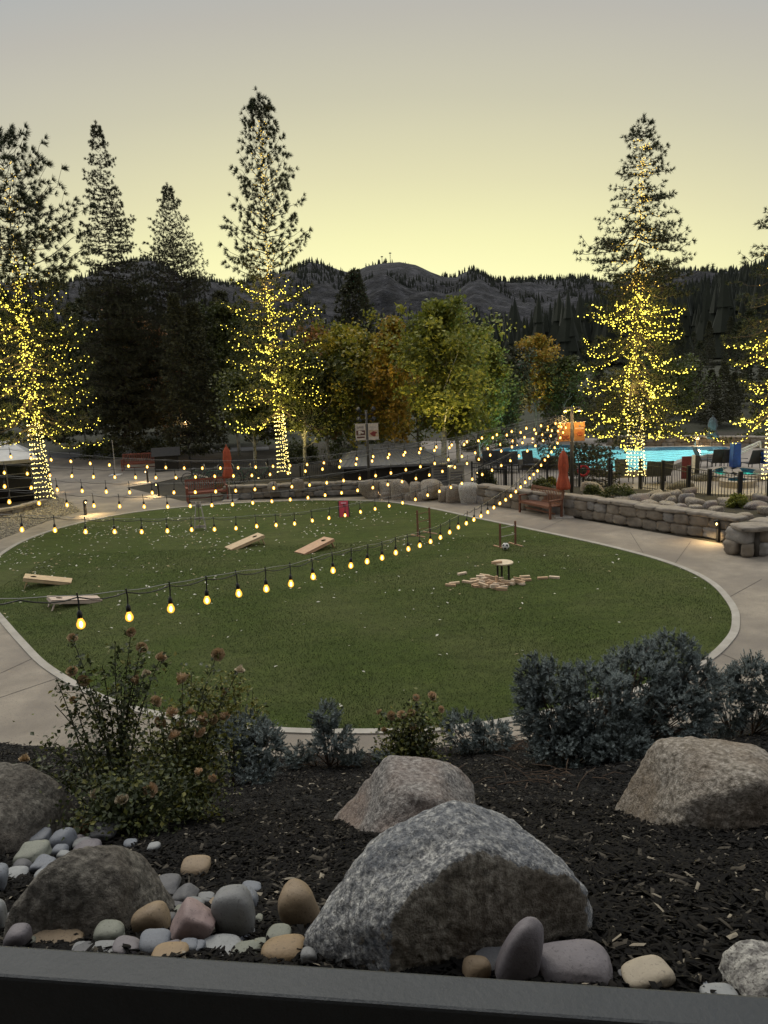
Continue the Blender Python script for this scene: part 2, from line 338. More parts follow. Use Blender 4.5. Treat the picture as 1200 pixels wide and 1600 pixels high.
# short upright pile of the turf
nb_ = 170000; P_ = np.c_[RNG.uniform(-10.5, 8.5, nb_), 10.8+RNG.random(nb_)**1.25*13]; P_ = P_[inside(P_, lawn_xy)]; nb_ = len(P_); a_ = RNG.uniform(0, 6.28, nb_); h_ = RNG.uniform(.014, .034, nb_)*(1+.25*np.sin(P_[:, 0]*1.3+P_[:, 1]*.7)); wv = np.c_[np.cos(a_), np.sin(a_), np.zeros(nb_)]*.0055; c_ = np.c_[P_, np.full(nb_, .012)]
tip_ = c_+np.c_[RNG.normal(size=(nb_, 2))*.011, h_]; V_ = np.stack([c_-wv, c_+wv, tip_], 1).reshape(-1, 3); k_ = np.arange(nb_)*3
MB().add(V_, np.stack([k_, k_+1, k_+2], 1), RNG.choice(3, nb_, p=(.5, .35, .15))).obj('grass', [mat('blade_mid', col=(.050,.074,.013), var=.3, scale=.7), mat('blade_dark', col=(.036,.054,.010), var=.3, scale=.7), mat('blade_light', col=(.078,.098,.024), var=.3, scale=.7)], kind='stuff', label='short green turf pile of the lawn', cat='grass')
# fallen petals and leaves on the turf and the paving
Pq = np.c_[RNG.uniform(-13, 9, 16000), RNG.uniform(10.5, 33, 16000)]
dens = .04+.96*sstep(14, 27, Pq[:,1]+.0*Pq[:,0])*(.25+.75*sstep(5, -6, Pq[:,0])); Pq = Pq[(RNG.random(len(Pq)) < dens*.58) & inside(Pq, lawn_xy)]
# clustered drifts
cl = np.array([mnoise.noise(Vector((p[0]*.45, p[1]*.45, 3))) for p in Pq]); Pq = Pq[RNG.random(len(Pq)) < np.clip(.45+cl*1.3, .08, 1)]
b = MB()
def leaf_quads(b, C, size, up=.35, mi=0, asp=1.8):
    n = len(C); a = randu(n); nrm = a*up+np.array([0,0,1.0]); nrm /= np.linalg.norm(nrm, axis=1)[:, None]
    t = np.cross(nrm, randu(n)); t /= np.linalg.norm(t, axis=1)[:, None]; s_ = np.cross(nrm, t); L = np.asarray(size)[:, None]/2
    V = np.stack([C-t*L*asp, C-s_*L+nrm*L*.25, C+t*L*asp, C+s_*L+nrm*L*.25], 1).reshape(-1, 3); k = np.arange(n)*4
    b.add(V, np.stack([k, k+1, k+2, k+3], 1), mi)
n = len(Pq); leaf_quads(b, np.c_[Pq, np.full(n, .026)], RNG.uniform(.026, .062, n)*(.7+.3*Pq[:,1]/20), mi=(RNG.random(n) < .35).astype(int))
b.obj('fallen_leaves', [mat('leaf_pale', col=(.66,.64,.54), trans=.2), mat('leaf_tan', col=(.33,.27,.14))], kind='stuff', label='pale fallen leaves scattered over the turf', cat='leaves')

# ------------- planting bed: slope of dark bark mulch under the camera
def bed_edge(x): return 10.15+.10*np.abs(x)*(x > 0)-.06*np.maximum(-x-1.5, 0)*0+.22*np.maximum(-x-2.5, 0)
def bed_z(x, y):
    x = np.asarray(x, float); y = np.asarray(y, float); e = bed_edge(x)
    d = e-y; s = np.interp(d, [-2, 0, 7.9, 9.5, 14], [-.9, 0, 3.55, 4.0, 4.05]) if True else 0
    s = .5*(s+np.sqrt(s*s+.02))-.03
    und = np.vectorize(lambda a, c: mnoise.noise(Vector((a*.8, c*.8, 5.0))))(x, y)*.09+np.vectorize(lambda a, c: mnoise.noise(Vector((a*3.1, c*3.1, 1.0))))(x, y)*.025
    return np.where(s > .02, s+und*np.clip(s*3, 0, 1), s-.02)
gx = np.linspace(-9, 11, 230); gy = np.linspace(.9, 12.6, 180); GX, GY = np.meshgrid(gx, gy); GZ = bed_z(GX, GY)
nx = len(gx); i = np.arange(len(gy)-1)[:, None]*nx; j = np.arange(nx-1)[None]; F = np.stack([i+j, i+j+1, i+nx+j+1, i+nx+j], -1).reshape(-1, 4)
keep = GZ.reshape(-1)[F].max(1) > -.03; F = F[keep]
mulchm = mat('mulch', cols=[(.3,(.004,.004,.003)),(.6,(.009,.008,.006)),(.8,(.02,.018,.015))], scale=38, bump=.04, bscale=55, rough=.95)
MB().add(np.stack([GX, GY, GZ], -1), F).obj('mulch_bed', mulchm, smooth=True, kind='structure')
def bz(x, y): return float(bed_z(np.array([x]), np.array([y]))[0])
def bp(u, v):
    """point on the planting bed seen at a picture position"""
    d = ray(u, v); lo, hi = .9, 14.0
    for _ in range(400):
        t = lo; p = (d[0]/d[1]*t, t, EYE+d[2]/d[1]*t)
        if p[2] <= max(bz(p[0], p[1]), 0): break
        lo += .03
    return Vector(p)
# bark chips
def chips(n, x0, x1, y0, y1, L0, L1, pw=1.0):
    y = y0+(y1-y0)*RNG.random(n)**pw; x = RNG.uniform(x0, x1, n)*(y/y1*.75+.25); z = bed_z(x, y); k = z > .02; x, y, z = x[k], y[k], z[k]; n = len(x)
    Lh = RNG.uniform(L0, L1, n)/2; W = Lh*RNG.uniform(.16, .42, n); T = W*RNG.uniform(.25, .5, n)
    nrm = randu(n)*.5+np.array([0,.3,1.0]); nrm /= np.linalg.norm(nrm, axis=1)[:, None]; t = np.cross(nrm, randu(n)); t /= np.linalg.norm(t, axis=1)[:, None]; s_ = np.cross(nrm, t)
    C = np.c_[x, y, z+RNG.uniform(-.005, .028, n)]; e = lambda a: a[:, None]
    V = np.stack([C-t*e(Lh)-s_*e(W*.5), C-t*e(Lh*.7)+s_*e(W), C+t*e(Lh)+s_*e(W*.4), C+t*e(Lh*.8)-s_*e(W), C+nrm*e(T)+t*e(Lh*.1), C-nrm*e(T)], 1).reshape(-1, 3); k = np.arange(n)*6
    F = np.concatenate([np.stack([k+a, k+b_, k+c], 1) for a, b_, c in ((0,3,4),(3,2,4),(2,1,4),(1,0,4),(3,0,5),(0,1,5))]); r = RNG.random(n); m_ = np.where(r < .72, 0, np.where(r < .93, 1, np.where(r < .987, 2, 3))); return V, F, np.tile(m_, 6)
b = MB(); b.add(*chips(85000, -3.6, 4.4, 1.3, 5.2, .022, .080, 1.1)); b.add(*chips(80000, -7, 7.8, 5.0, 11.6, .03, .075))
b.add(*chips(1500, -2.9, 2.9, 1.9, 5.2, .07, .13, 1.1))
b.obj('bark_chips', [mat('chip_black', col=(.0045,.004,.0036), var=.4, rough=.8, spec=.15), mat('chip_dark', col=(.011,.0095,.0075), var=.35, spec=.15), mat('chip_grey', col=(.06,.052,.04), var=.3, spec=.2), mat('chip_pale', col=(.22,.19,.14))], kind='stuff', label='dark bark mulch covering the sloping planting bed', cat='mulch')
# terrace the camera stands on and railing in front
sheet('terrace', [(-6,-4),(6,-4),(6,.92),(-6,.92)], 3.95, mat('terrace_boards', col=(.05,.045,.04)), thick=.3)

# gravel by the pavilion
GR_PX = [(-300,980),(0,843),(70,816),(125,799),(112,786),(92,778),(60,786),(-60,830),(-400,850)]
gpoly = np.array([gp(*q)[:2] for q in GR_PX]); sheet('gravel_bed', gpoly, .009, mat('gravel_base', col=(.16,.14,.10)))
Pg = np.c_[RNG.uniform(-24, -11, 30000), RNG.uniform(21, 35.5, 30000)]; Pg = Pg[inside(Pg, gpoly)][:9000]; b = MB(); V0, F0 = ico(1)
n = len(Pg); s_ = RNG.uniform(.02, .055, n); V = V0[None]*s_[:, None, None]*RNG.uniform(.6, 1.1, (n, 1, 3))+np.c_[Pg, np.full(n, .02)][:, None, :]
b.add(V.reshape(-1, 3), (F0[None]+np.arange(n)[:, None, None]*len(V0)).reshape(-1, 3), np.repeat(RNG.integers(0, 2, n), len(F0)))
b.obj('gravel', [mat('gravel_a', col=(.34,.30,.22)), mat('gravel_b', col=(.20,.175,.13))], kind='stuff', label='tan gravel around the lit tree beside the pavilion', cat='gravel', smooth=True)
# road strip beyond the trees on the left
sheet('far_road', [gp(60,708),gp(420,698),gp(420,703.5),gp(60,717)], .006, mat('asphalt', col=(.10,.10,.10)))

# ================================================================== STONES
gran = mat('granite_grey', cols=[(.36,(.07,.075,.08)),(.46,(.19,.195,.20)),(.56,(.36,.36,.345)),(.66,(.66,.65,.61))], scale=44, bump=.030, bscale=26, rough=.85, detail=12, lowvar=(1.9,(.13,.145,.17),.75), speck=(120,(.06,.06,.062),.58))
gran_b = mat('granite_brown', cols=[(.36,(.045,.04,.032)),(.5,(.13,.12,.10)),(.66,(.27,.25,.21))], scale=30, bump=.028, bscale=45, rough=.9, detail=12, lowvar=(2.5,(.085,.07,.055),.7), speck=(120,(.04,.035,.03),.58))
gran_p = mat('granite_pink', cols=[(.36,(.09,.085,.08)),(.5,(.23,.215,.20)),(.66,(.42,.40,.37))], scale=34, bump=.028, bscale=38, rough=.9, detail=12, lowvar=(1.5,(.28,.19,.14),.55), speck=(130,(.06,.05,.05),.58))
gran_l = mat('granite_pale', cols=[(.36,(.16,.15,.14)),(.5,(.38,.365,.33)),(.66,(.60,.58,.52))], scale=38, bump=.024, bscale=40, rough=.85, detail=12, speck=(110,(.10,.09,.08),.58))
gran_t = mat('granite_tan', cols=[(.36,(.11,.095,.07)),(.5,(.29,.255,.21)),(.66,(.50,.455,.39))], scale=34, bump=.028, bscale=40, rough=.85, detail=12, lowvar=(2.0,(.20,.15,.10),.6), speck=(140,(.08,.065,.05),.58))
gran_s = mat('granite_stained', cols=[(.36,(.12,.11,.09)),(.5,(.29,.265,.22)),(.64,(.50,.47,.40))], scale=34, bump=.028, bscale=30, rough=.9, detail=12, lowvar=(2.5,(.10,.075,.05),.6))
def rock(name, u0, u1, v0, v1, m, label, planes=None, depth=.8, sub=5, amp=.06, fine=.016, seed=0, rz=0.0, sink=.3, sharp=12, cat='boulder', group=None, base=None, fs=1.6, rise_=0.0, tilt=0.0, stain=None):
    uc = (u0+u1)/2; f = base if base is not None else bp(uc, v1); Y = f.y
    Wd = (yp(u1, v1, Y)-yp(u0, v1, Y)).length; Dp = Wd*depth; yc = Y+Dp*.42; xc = yp(uc, (v0+v1)/2, yc).x; zt = yp(uc, v0, yc+Dp*.08).z
    zb = f.z if base is not None else min(f.z, bz(xc, yc)); h = zt-zb; zc = zb+h*(.10 if cat == 'boulder' else .38); rzv = (zt-zc)
    if cat == 'stone': rzv = max(rzv, .34*Wd); zc = zt-rzv
    P, F = stone(planes or rand_planes(7, seed+5), (Wd/2, Dp/2, rzv), sub, sharp, amp, fs, seed, 0, fine)
    if tilt: c_, s_ = math.cos(tilt), math.sin(tilt); P = P @ np.array([[c_,0,-s_],[0,1,0],[s_,0,c_]]).T
    if rz: P = P @ rotz(rz).T
    # scale to the width and height measured
    ctr = np.array([xc, yc, zc]); P[:, 0] *= Wd/2/np.abs(P[:, 0]).max(); P[:, 2] *= rzv/P[:, 2].max()
    for _ in range(5):
        W_ = P+ctr; uu, vv = proj(W_); vis = (vv < 1478+80*uu/1200) & (W_[:, 2] > (zb if base is not None else bed_z(W_[:, 0], W_[:, 1])-.01))
        if vis.sum() < 10: break
        a0, a1, tp = uu[vis].min(), uu[vis].max(), vv[vis].min(); s_ = (u1-u0)/max(a1-a0, 1); P[:, 0] *= s_; P[:, 1] *= s_**.5; ctr[0] += ((u0+u1)/2-(a0+a1)/2)/(u1-u0)*Wd
        zz = yp(uc, tp, ctr[1]).z; zw = yp(uc, v0, ctr[1]).z; P[:, 2] *= max(.8 if cat == 'stone' else .5, min(1.15 if cat == 'stone' else 1.6, (zw-ctr[2])/max(zz-ctr[2], .01)))
    xc, yc, zc = ctr
    mi = 0
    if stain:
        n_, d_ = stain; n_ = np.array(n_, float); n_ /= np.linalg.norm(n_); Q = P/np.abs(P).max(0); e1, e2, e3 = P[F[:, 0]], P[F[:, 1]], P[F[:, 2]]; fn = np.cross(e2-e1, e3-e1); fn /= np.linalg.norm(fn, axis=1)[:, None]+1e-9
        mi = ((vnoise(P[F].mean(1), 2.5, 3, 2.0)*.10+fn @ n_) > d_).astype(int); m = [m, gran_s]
    if cat == 'stone': rise_ += .018 if v1 > 1455 else .008
    o = MB().add(P, F, mi).obj(name, m, smooth=True, loc=(xc, yc, zc+rise_), label=label, cat=cat, group=group); return o
B6 = [((0,0,-1),1)]
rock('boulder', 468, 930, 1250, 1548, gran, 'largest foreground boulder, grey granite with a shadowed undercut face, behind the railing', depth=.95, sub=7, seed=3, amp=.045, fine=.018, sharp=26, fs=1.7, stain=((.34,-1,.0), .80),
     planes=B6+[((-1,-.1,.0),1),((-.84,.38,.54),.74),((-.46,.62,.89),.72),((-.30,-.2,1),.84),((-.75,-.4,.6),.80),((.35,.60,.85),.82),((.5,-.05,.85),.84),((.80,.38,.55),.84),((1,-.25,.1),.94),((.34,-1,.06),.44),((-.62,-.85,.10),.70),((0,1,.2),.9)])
rock('boulder', 518, 748, 1180, 1312, gran_p, 'pinkish grey boulder with a pointed left end, just behind the largest boulder', depth=.9, sub=6, seed=8, amp=.07, sharp=16,
     planes=B6+[((-1,-.1,.5),.70),((-.75,-.5,.5),.72),((-.2,-.9,.35),.78),((0,0,1),.95),((.3,.2,1),.93),((.8,-.1,.6),.84),((.9,-.5,.1),.85),((.45,-.85,-.05),.72),((0,1,.3),.9),((1,0,0),1)])
rock('boulder', 955, 1262, 1150, 1308, gran_t, 'big tan boulder with a flat pale top, at the right edge below the blue spruce', depth=.8, sub=6, seed=14, amp=.05, sharp=22,
     planes=B6+[((-.35,-1,.12),.62),((-1,-.2,.35),.86),((-.55,-.4,.85),.86),((0,.1,1),.90),((.35,.1,1),.93),((-.62,-.85,-.05),.80),((.25,-.98,.05),.66),((.6,-.2,.8),.95),((1,0,0),1),((0,1,.2),.9)])
rock('boulder', -150, 142, 1190, 1345, gran_b, 'large dark grey boulder at the left edge, below the rose bush', depth=.8, sub=6, seed=21, amp=.06, sharp=14,
     planes=B6+[((-1,0,0),1),((0,0,1),.95),((.55,-.1,.85),.86),((.95,-.2,.3),.92),((.1,-.9,.4),.80),((0,1,.2),.9)])
rock('boulder', 5, 280, 1320, 1475, gran_b, 'broad brown boulder with rough mossy skin, among the river stones at the left', depth=.85, sub=6, seed=27, amp=.07, sharp=11,
     planes=B6+[((-.66,.42,.72),.70),((-.15,.6,.95),.76),((.15,-.2,1),.80),((.35,.5,.9),.86),((.8,.2,.55),.92),((.9,-.3,.2),.93),((.05,-.85,.5),.78),((-1,0,0),1),((0,1,.3),.9)])
rock('boulder', 1118, 1290, 1468, 1600, gran_l, 'pale speckled boulder in the lower right corner behind the railing', depth=.8, sub=6, seed=33, amp=.05, sharp=12,
     planes=B6+[((-1,-.1,.15),.85),((-.6,-.2,.8),.80),((.1,0,1),.86),((-.3,-.9,.3),.72),((.5,-.8,.3),.8),((1,0,0),1),((0,1,0),.9)])
ORD = ['first','second','third','fourth','fifth','sixth','seventh','eighth','ninth','tenth','eleventh','twelfth','thirteenth','fourteenth','fifteenth','sixteenth','seventeenth','eighteenth','nineteenth','twentieth']+['twenty '+q for q in ('first','second','third','fourth','fifth','sixth','seventh','eighth','ninth')]+['thirtieth']+['thirty '+q for q in ('first','second','third','fourth','fifth','sixth','seventh')]
def ordn(k, L_):
    o = sorted(range(len(L_)), key=lambda i: L_[i][0]); return ORD[o.index(k)]+' from left'
PEB = {'tan': (.25,.185,.115), 'ochre': (.27,.19,.105), 'pink': (.27,.20,.19), 'blue': (.17,.185,.21), 'grey': (.20,.205,.205), 'green': (.20,.21,.17), 'dark': (.10,.10,.105), 'mauve': (.17,.155,.165), 'cream': (.36,.31,.23), 'pale': (.27,.28,.28)}
def pebm(k):
    c = PEB[k]; return mat('river_stone_'+k, col=c, var=.22, scale=9, rough=.62, bump=.0025, bscale=70, lowvar=(5,(c[0]*.6,c[1]*.58,c[2]*.55),.55), speck=(90,(c[0]*.5,c[1]*.5,c[2]*.5),.62))
STONES = [
 (282,330,1338,1374,'tan',0,'round tan stone alone on the mulch, right of the brown boulder',.9),
 (205,268,1413,1466,'tan',.35,'egg shaped tan stone below the brown boulder',.9),
 (265,338,1408,1483,'pink',-.5,'pink angular stone between the tan egg stone and the dark oval',.8),
 (330,400,1388,1476,'grey',.1,'upright grey oval stone, right of the pink stone',.8),
 (352,404,1386,1424,'blue',0,'blue grey stone peeking out behind the upright oval stone',.8),
 (434,504,1375,1455,'tan',.3,'tall brown tan stone left of the largest boulder',.9),
 (408,478,1466,1506,'ochre',0,'smooth ochre stone at the railing, left of the largest boulder',.9),
 (416,456,1450,1480,'green',0,'mottled stone between the two tan stones left of the largest boulder',.9),
 (302,378,1468,1500,'pale',0,'pale green grey stone at the railing under the upright oval',.9),
 (350,412,1476,1504,'green',0,'flat greenish stone at the railing beside the ochre stone',.9),
 (42,136,1449,1484,'tan',-.15,'long wedge shaped tan stone below the brown boulder at the railing',.7),
 (146,196,1443,1482,'green',0,'round olive stone between the wedge stone and the tan egg stone',.9),
 (176,222,1469,1500,'mauve',0,'small mauve grey stone at the railing under the olive stone',.9),
 (218,268,1458,1494,'blue',0,'slate blue stone in front of the tan egg stone',.9),
 (240,296,1480,1508,'ochre',0,'orange tan stone half hidden by the railing',.9),
 (6,52,1448,1490,'mauve',0,'dark mauve stone at the left foot of the brown boulder',.9),
 (230,284,1368,1408,'dark',0,'dark grey blocky stone touching the brown boulder on its right',.9),
 (268,312,1382,1420,'dark',.5,'dark pointed stone between the blocky stone and the upright oval',.9),
 (20,82,1314,1360,'green',.1,'mossy tan block under the left edge boulder',.9),
 (28,82,1293,1330,'blue',0,'flat blue grey stone above the mossy tan block',.9),
 (76,122,1294,1334,'blue',.2,'blue grey stone with a dimple, right of the flat blue stone',.9),
 (80,108,1320,1342,'blue',0,'small round blue stone below the dimpled one',.9),
 (46,96,1336,1368,'blue',0,'bluish oval stone below the mossy tan block',.9),
 (2,46,1355,1376,'pale',0,'small whitish oval stone left of the brown boulder',.9),
 (-30,14,1350,1398,'blue',0,'grey stone cut by the left edge of the picture',.9),
 (-22,14,1410,1462,'pale',0,'light grey stone at the left edge beside the brown boulder',.9),
 (110,160,1312,1336,'mauve',0,'flat brown slab above the brown boulder',.9),
 (186,242,1290,1308,'green',0,'flat stone slab at the foot of the rose bush',.9),
 (378,410,1378,1396,'blue',0,'small flat grey stone on the mulch above the upright oval',.9),
 (138,188,1285,1318,'dark',0,'dark stone tucked under the rose bush',.9),
 (773,850,1440,1545,'mauve',-.35,'tall leaning oval stone under the undercut of the largest boulder',.6),
 (832,958,1476,1550,'mauve',.1,'broad mauve grey stone right of the leaning oval',.7),
 (722,768,1500,1545,'tan',0,'dim tan stone under the undercut, left of the leaning oval',.8),
 (740,800,1488,1530,'dark',0,'dark stone in the shade behind the leaning oval',.8),
 (970,1056,1500,1556,'cream',.5,'long cream stone lying alone near the railing on the right',.7),
 (1094,1148,1545,1580,'pale',0,'small pale stone left of the corner boulder',.9),
 (470,496,1236+250,1236+275,'grey',0,'small grey stone wedged against the left side of the largest boulder',.9),
 (138,200,1478,1500,'grey',0,'grey stone behind the railing below the olive stone',.9),
]
for q, (u0, u1, v0, v1, k, tl, lb, dp) in enumerate(STONES):
    r_ = np.random.default_rng(q+70); ang = k in ('dark', 'pink') or 'block' in lb
    rock('river_stone', u0, u1, v0, v1, pebm(k), lb, depth=dp, sub=4, seed=q*1.7+40, amp=.05 if not ang else .10, fine=.004, sharp=3.2 if not ang else 8, cat='stone', sink=.15, tilt=tl, fs=1.1,
         planes=(rand_planes(5, q+9, .85, 1) if ang else [((1,0,0),1),((-1,0,0),.97),((0,1,0),1),((0,-1,0),1),((0,0,1),1),((0,0,-1),1),(tuple(r_.normal(size=3)),.93),(tuple(r_.normal(size=3)),.95)]))
rf = np.random.default_rng(99); ks_ = ['tan','grey','blue','mauve','dark','green','pale']; FILL = []
for (ua, ub, va, vb, n_) in [(0, 130, 1340, 1400, 7), (20, 420, 1475, 1500, 12), (240, 460, 1400, 1480, 8), (950, 1150, 1520, 1560, 5), (0, 60, 1400, 1480, 7), (90, 260, 1300, 1330, 5), (0, 130, 1300, 1345, 9), (180, 420, 1390, 1470, 12), (700, 860, 1500, 1530, 4)]:
    for _ in range(n_): FILL.append((rf.uniform(ua, ub), rf.uniform(va, vb), rf.uniform(9, 17), ks_[rf.integers(7)]))
for q, (u, v, r_, k) in enumerate(FILL):
    rock('river_stone', u-r_, u+r_, v-r_*1.1, v+r_*.3, pebm(k), ('small %s pebble between the river stones, '+ordn([f_[0] for f_ in FILL if f_[3] == k].index(u), [f_ for f_ in FILL if f_[3] == k])+' of that colour') % {'tan': 'tan', 'grey': 'grey', 'blue': 'bluish', 'mauve': 'mauve', 'dark': 'dark', 'green': 'greenish', 'pale': 'pale'}[k], depth=.9, sub=3, seed=q*1.3+400, amp=.07, fine=.0, sharp=4, cat='stone', sink=.15, group='small pebbles between the river stones', planes=rand_planes(3, q+300, .85, 1))
# ------------------------------------------------------------------ railing
raild = mat('rail_paint', col=(.030,.036,.042), var=.10, scale=30, bump=.0012, bscale=120, rough=.5, spec=.4, lowvar=(6,(.048,.053,.058),.4))
RZ = 4.87; fa, fb = gp(-300, 1455, RZ), gp(1500, 1575, RZ); dr = (fb-fa).normalized(); nr = Vector((dr.y, -dr.x, 0))
rl = empty('railing', (fa+fb)/2-Vector((0,0,.9)), math.atan2(dr.y, dr.x), 'dark grey metal railing running along the bottom of the picture', 'railing')
L = (fb-fa).length
b = MB(); b.box((0, -.0225, .9-.035), (L, .045, .070)); o = b.obj('top_rail', raild, rl); bev = o.modifiers.new('b', 'BEVEL'); bev.width = .004; bev.segments = 2
MB().box((0, -.0225, .9-.10), (L, .036, .06)).obj('sub_rail', mat('rail_dark', col=(.012,.012,.013), rough=.6), rl)
for k in range(14): MB().box((-L/2+.04+k*(L-.08)/13, -.0225, .42), (.016, .016, .78)).obj('baluster', MATS['rail_dark'], rl)
MB().box((0, -.0225, .02), (L, .03, .04)).obj('bottom_rail', MATS['rail_dark'], rl)

# ================================================================== STONE WALLS
wallm = mat('wall_stone', cols=[(.28,(.10,.085,.065)),(.5,(.20,.17,.135)),(.75,(.31,.275,.22))], scale=2.6, bump=.03, bscale=9, rough=.92, detail=10, lowvar=(1.2,(.17,.135,.095),.6))
wallg = mat('wall_stone_grey', cols=[(.28,(.12,.11,.10)),(.5,(.22,.205,.185)),(.75,(.33,.31,.28))], scale=3.2, bump=.03, bscale=9, rough=.92, detail=10)
capm = mat('wall_cap', cols=[(.28,(.15,.13,.105)),(.7,(.30,.265,.22))], scale=4, bump=.02, bscale=10, rough=.9)
mortar = mat('mortar', col=(.06,.052,.042))
def block(b, c, size, ang, seed, mi, amp=.07):
    P, F = stone(rand_planes(5, seed, 1.18, 1.42), np.array(size)/2*1.03, 3, 22, amp, 1.8, seed*1.3)
    b.add(P @ rotz(ang).T+np.array(c), F, mi)
def stone_wall(name, pts, h, label, thick=.42, courses=2, cap=True, seed=0, group=None, z0=0.0):
    P = smooth_open([(p[0], p[1]) for p in pts], 10) if len(pts) > 2 else np.array([(p[0], p[1]) for p in pts]); S = np.r_[0, np.cumsum(np.linalg.norm(np.diff(P, axis=0), axis=1))]
    at = lambda s: np.array([np.interp(s, S, P[:,0]), np.interp(s, S, P[:,1])]); r_ = np.random.default_rng(seed); Lt = S[-1]
    root = empty(name, (P[0][0], P[0][1], z0), 0, label, 'stone wall', group); org = np.array([P[0][0], P[0][1], 0]); b = MB(); hc = (h-(.10 if cap else 0))
    for k in range(max(2, int(Lt/.4))):
        s0 = Lt*k/max(2, int(Lt/.4)); s1 = Lt*(k+1)/max(2, int(Lt/.4)); a, c = at(s0), at(s1); d = c-a
        b.box(np.r_[(a+c)/2, hc/2-.02]-org, (np.linalg.norm(d)+.02, thick*.72, hc-.05), math.atan2(d[1], d[0]), 2)
    for row in range(courses):
        s = -r_.uniform(0, .2); lo = hc*row/courses; hi = hc*(row+1)/courses
        while s < Lt:
            L_ = r_.uniform(.28, .75); one = courses == 2 and row == 0 and r_.random() < .3; m_ = s+L_/2
            a, c = at(max(0, m_-.1)), at(min(Lt, m_+.1)); d = c-a; ang = math.atan2(d[1], d[0]); p = at(min(max(m_, 0), Lt))
            zc = (lo+hi)/2+r_.uniform(-.02, .02); hh = (hi-lo)*r_.uniform(.95, 1.1)
            block(b, np.r_[p, zc]-org, (L_*1.0, thick+r_.uniform(-.03, .07), hh), ang, int(r_.integers(1e6)), int(r_.random() < .35)); s += L_*.96
    b.obj('masonry', [wallm, wallg, mortar], root, smooth=True)
    if cap:
        b = MB(); s = 0
        while s < Lt:
            L_ = r_.uniform(.5, 1.1); m_ = min(s+L_/2, Lt); a, c = at(max(0, m_-.1)), at(min(Lt, m_+.1)); d = c-a
            block(b, np.r_[at(m_), h-.04+r_.uniform(-.012,.015)]-org, (L_*1.0, thick+r_.uniform(.06, .14), .13), math.atan2(d[1], d[0]), int(r_.integers(1e6)), 0, .05); s += L_*.98
        b.obj('capstones', [capm], root, smooth=True)
    return root
stone_wall('stone_wall', [gp(*q) for q in [(752,786),(820,796),(882,804),(960,816),(1040,829),(1100,838),(1136,844)]], .74, 'low stone wall curving along the path on the right, behind the bench', seed=4, courses=2)
stone_wall('stone_wall', [gp(*q) for q in [(1150,864),(1175,868),(1210,858),(1300,852)]], .85, 'rough stone wall end at the right edge beside the path light', seed=9, courses=2, thick=.6)
stone_wall('stone_wall', [gp(*q) for q in [(352,779),(440,776),(520,773),(606,771)]], .55, 'low stone wall behind the lawn, at the foot of the middle lit pine', seed=12)
stone_wall('stone_wall', [gp(*q) for q in [(610,772),(680,777),(762,787)]], .30, 'low course of stones carrying the row of round boulders', seed=15, courses=1, cap=False)
stone_wall('stone_wall', [gp(*q) for q in [(950,697),(1020,697),(1110,698),(1240,700),(1400,704)]], .62, 'long low stone wall on the far side of the pool terrace', seed=18, thick=.5)
stone_wall('stone_wall', [gp(*q) for q in [(-90,815),(0,807),(60,793)]], .28, 'low kerb wall in front of the dark pavilion', seed=20, courses=1, thick=.25)
# boulders set on and by the wall
WB = [(560,592,749,768,gran_t,'pointed boulder on the wall, left of the row',.44),(592,616,752,782,gran_t,'rounded boulder at the gap in the wall',.0),(610,642,748,776,gran_t,'tallest pale boulder in the row, below the lit sapling',.1),
      (640,664,752,772,gran_t,'plain boulder fourth in the row above the path',.25),(656,694,748,768,gran_t,'wide smooth boulder under the twin trunks',.3),(684,706,759,775,gran_t,'small rounded boulder right of the wide smooth one',.28),
      (697,722,756,778,gran_t,'boulder leaning on the biggest pale boulder',.2),(716,756,753,780,gran_l,'biggest pale boulder at the right end of the row',.22),(632,652,771,785,gran_t,'low boulder at the foot of the row by the path',.0),
      (652,668,768,784,gran_t,'little boulder at the foot of the row beside the low one',.0),(456,476,747,762,gran_t,'boulder above the wall right of the middle lit pine',.4),(418,434,752,764,gran_t,'small boulder above the wall left of the middle lit pine',.4),
      (596,616,767,783,gran_t,'square boulder standing in the gap of the wall',.0)]
for k, (u0, u1, v0, v1, m, lb, z_) in enumerate(WB):
    f = gp((u0+u1)/2, min(v1, 782), 0); Y = 32.6 - .05*max(0, (u0-600))*.0
    Y = np.interp(u0, [400, 600, 770], [32.9, 31.6, 28.9]); f = Vector((0, Y, max(0, yp((u0+u1)/2, v1, Y).z)))
    rock('boulder', u0, u1, v0, v1, m, lb, base=f, depth=.8, sub=4, seed=k*2.3+90, amp=.08, sharp=6, sink=.2, fs=1.4)
# rocks heaped behind the wall on the right
rr = np.random.default_rng(5)
HEAP = [(984,1016,770,784),(1016,1048,768,786),(1042,1064,764,783),(1060,1084,770,790),(1002,1030,780,794),(1030,1060,782,797),(1048,1072,786,800),(1072,1102,776,794),(1078,1098,788,802),(1096,1120,781,795),(1122,1156,776,790),(1108,1130,790,802),(1160,1200,782,796),(1184,1216,790,806),(1148,1176,800,812),(1066,1088,760,772),(1010,1034,764,776),(960,986,774,786),(1176,1206,770,784),(1040,1056,774,790),(940,962,772,782),(1190,1230,805,826),(1195,1230,822,840)]
for k, (u0, u1, v0, v1) in enumerate(HEAP):
    Y = gp((u0+u1)/2, v1, .34).y; f = Vector((0, Y, .25))
    rock('boulder', u0-2, u1+2, v0, v1, gran_t if k % 3 else gran_p, 'tan granite boulder in the heap behind the curved right wall, '+ordn(k, HEAP), base=Vector((0, f.y, .36)), depth=.85, sub=4, seed=k*3.1+200, amp=.10, sharp=7, group='boulders heaped behind the curved wall', sink=.2, fs=1.3)
rock('boulder', 906, 948, 752, 778, gran_t, 'mossy boulder behind the wall, between the banner post and the lit fir', base=gp(926, 782), depth=.8, sub=4, seed=301, amp=.08, sharp=6)
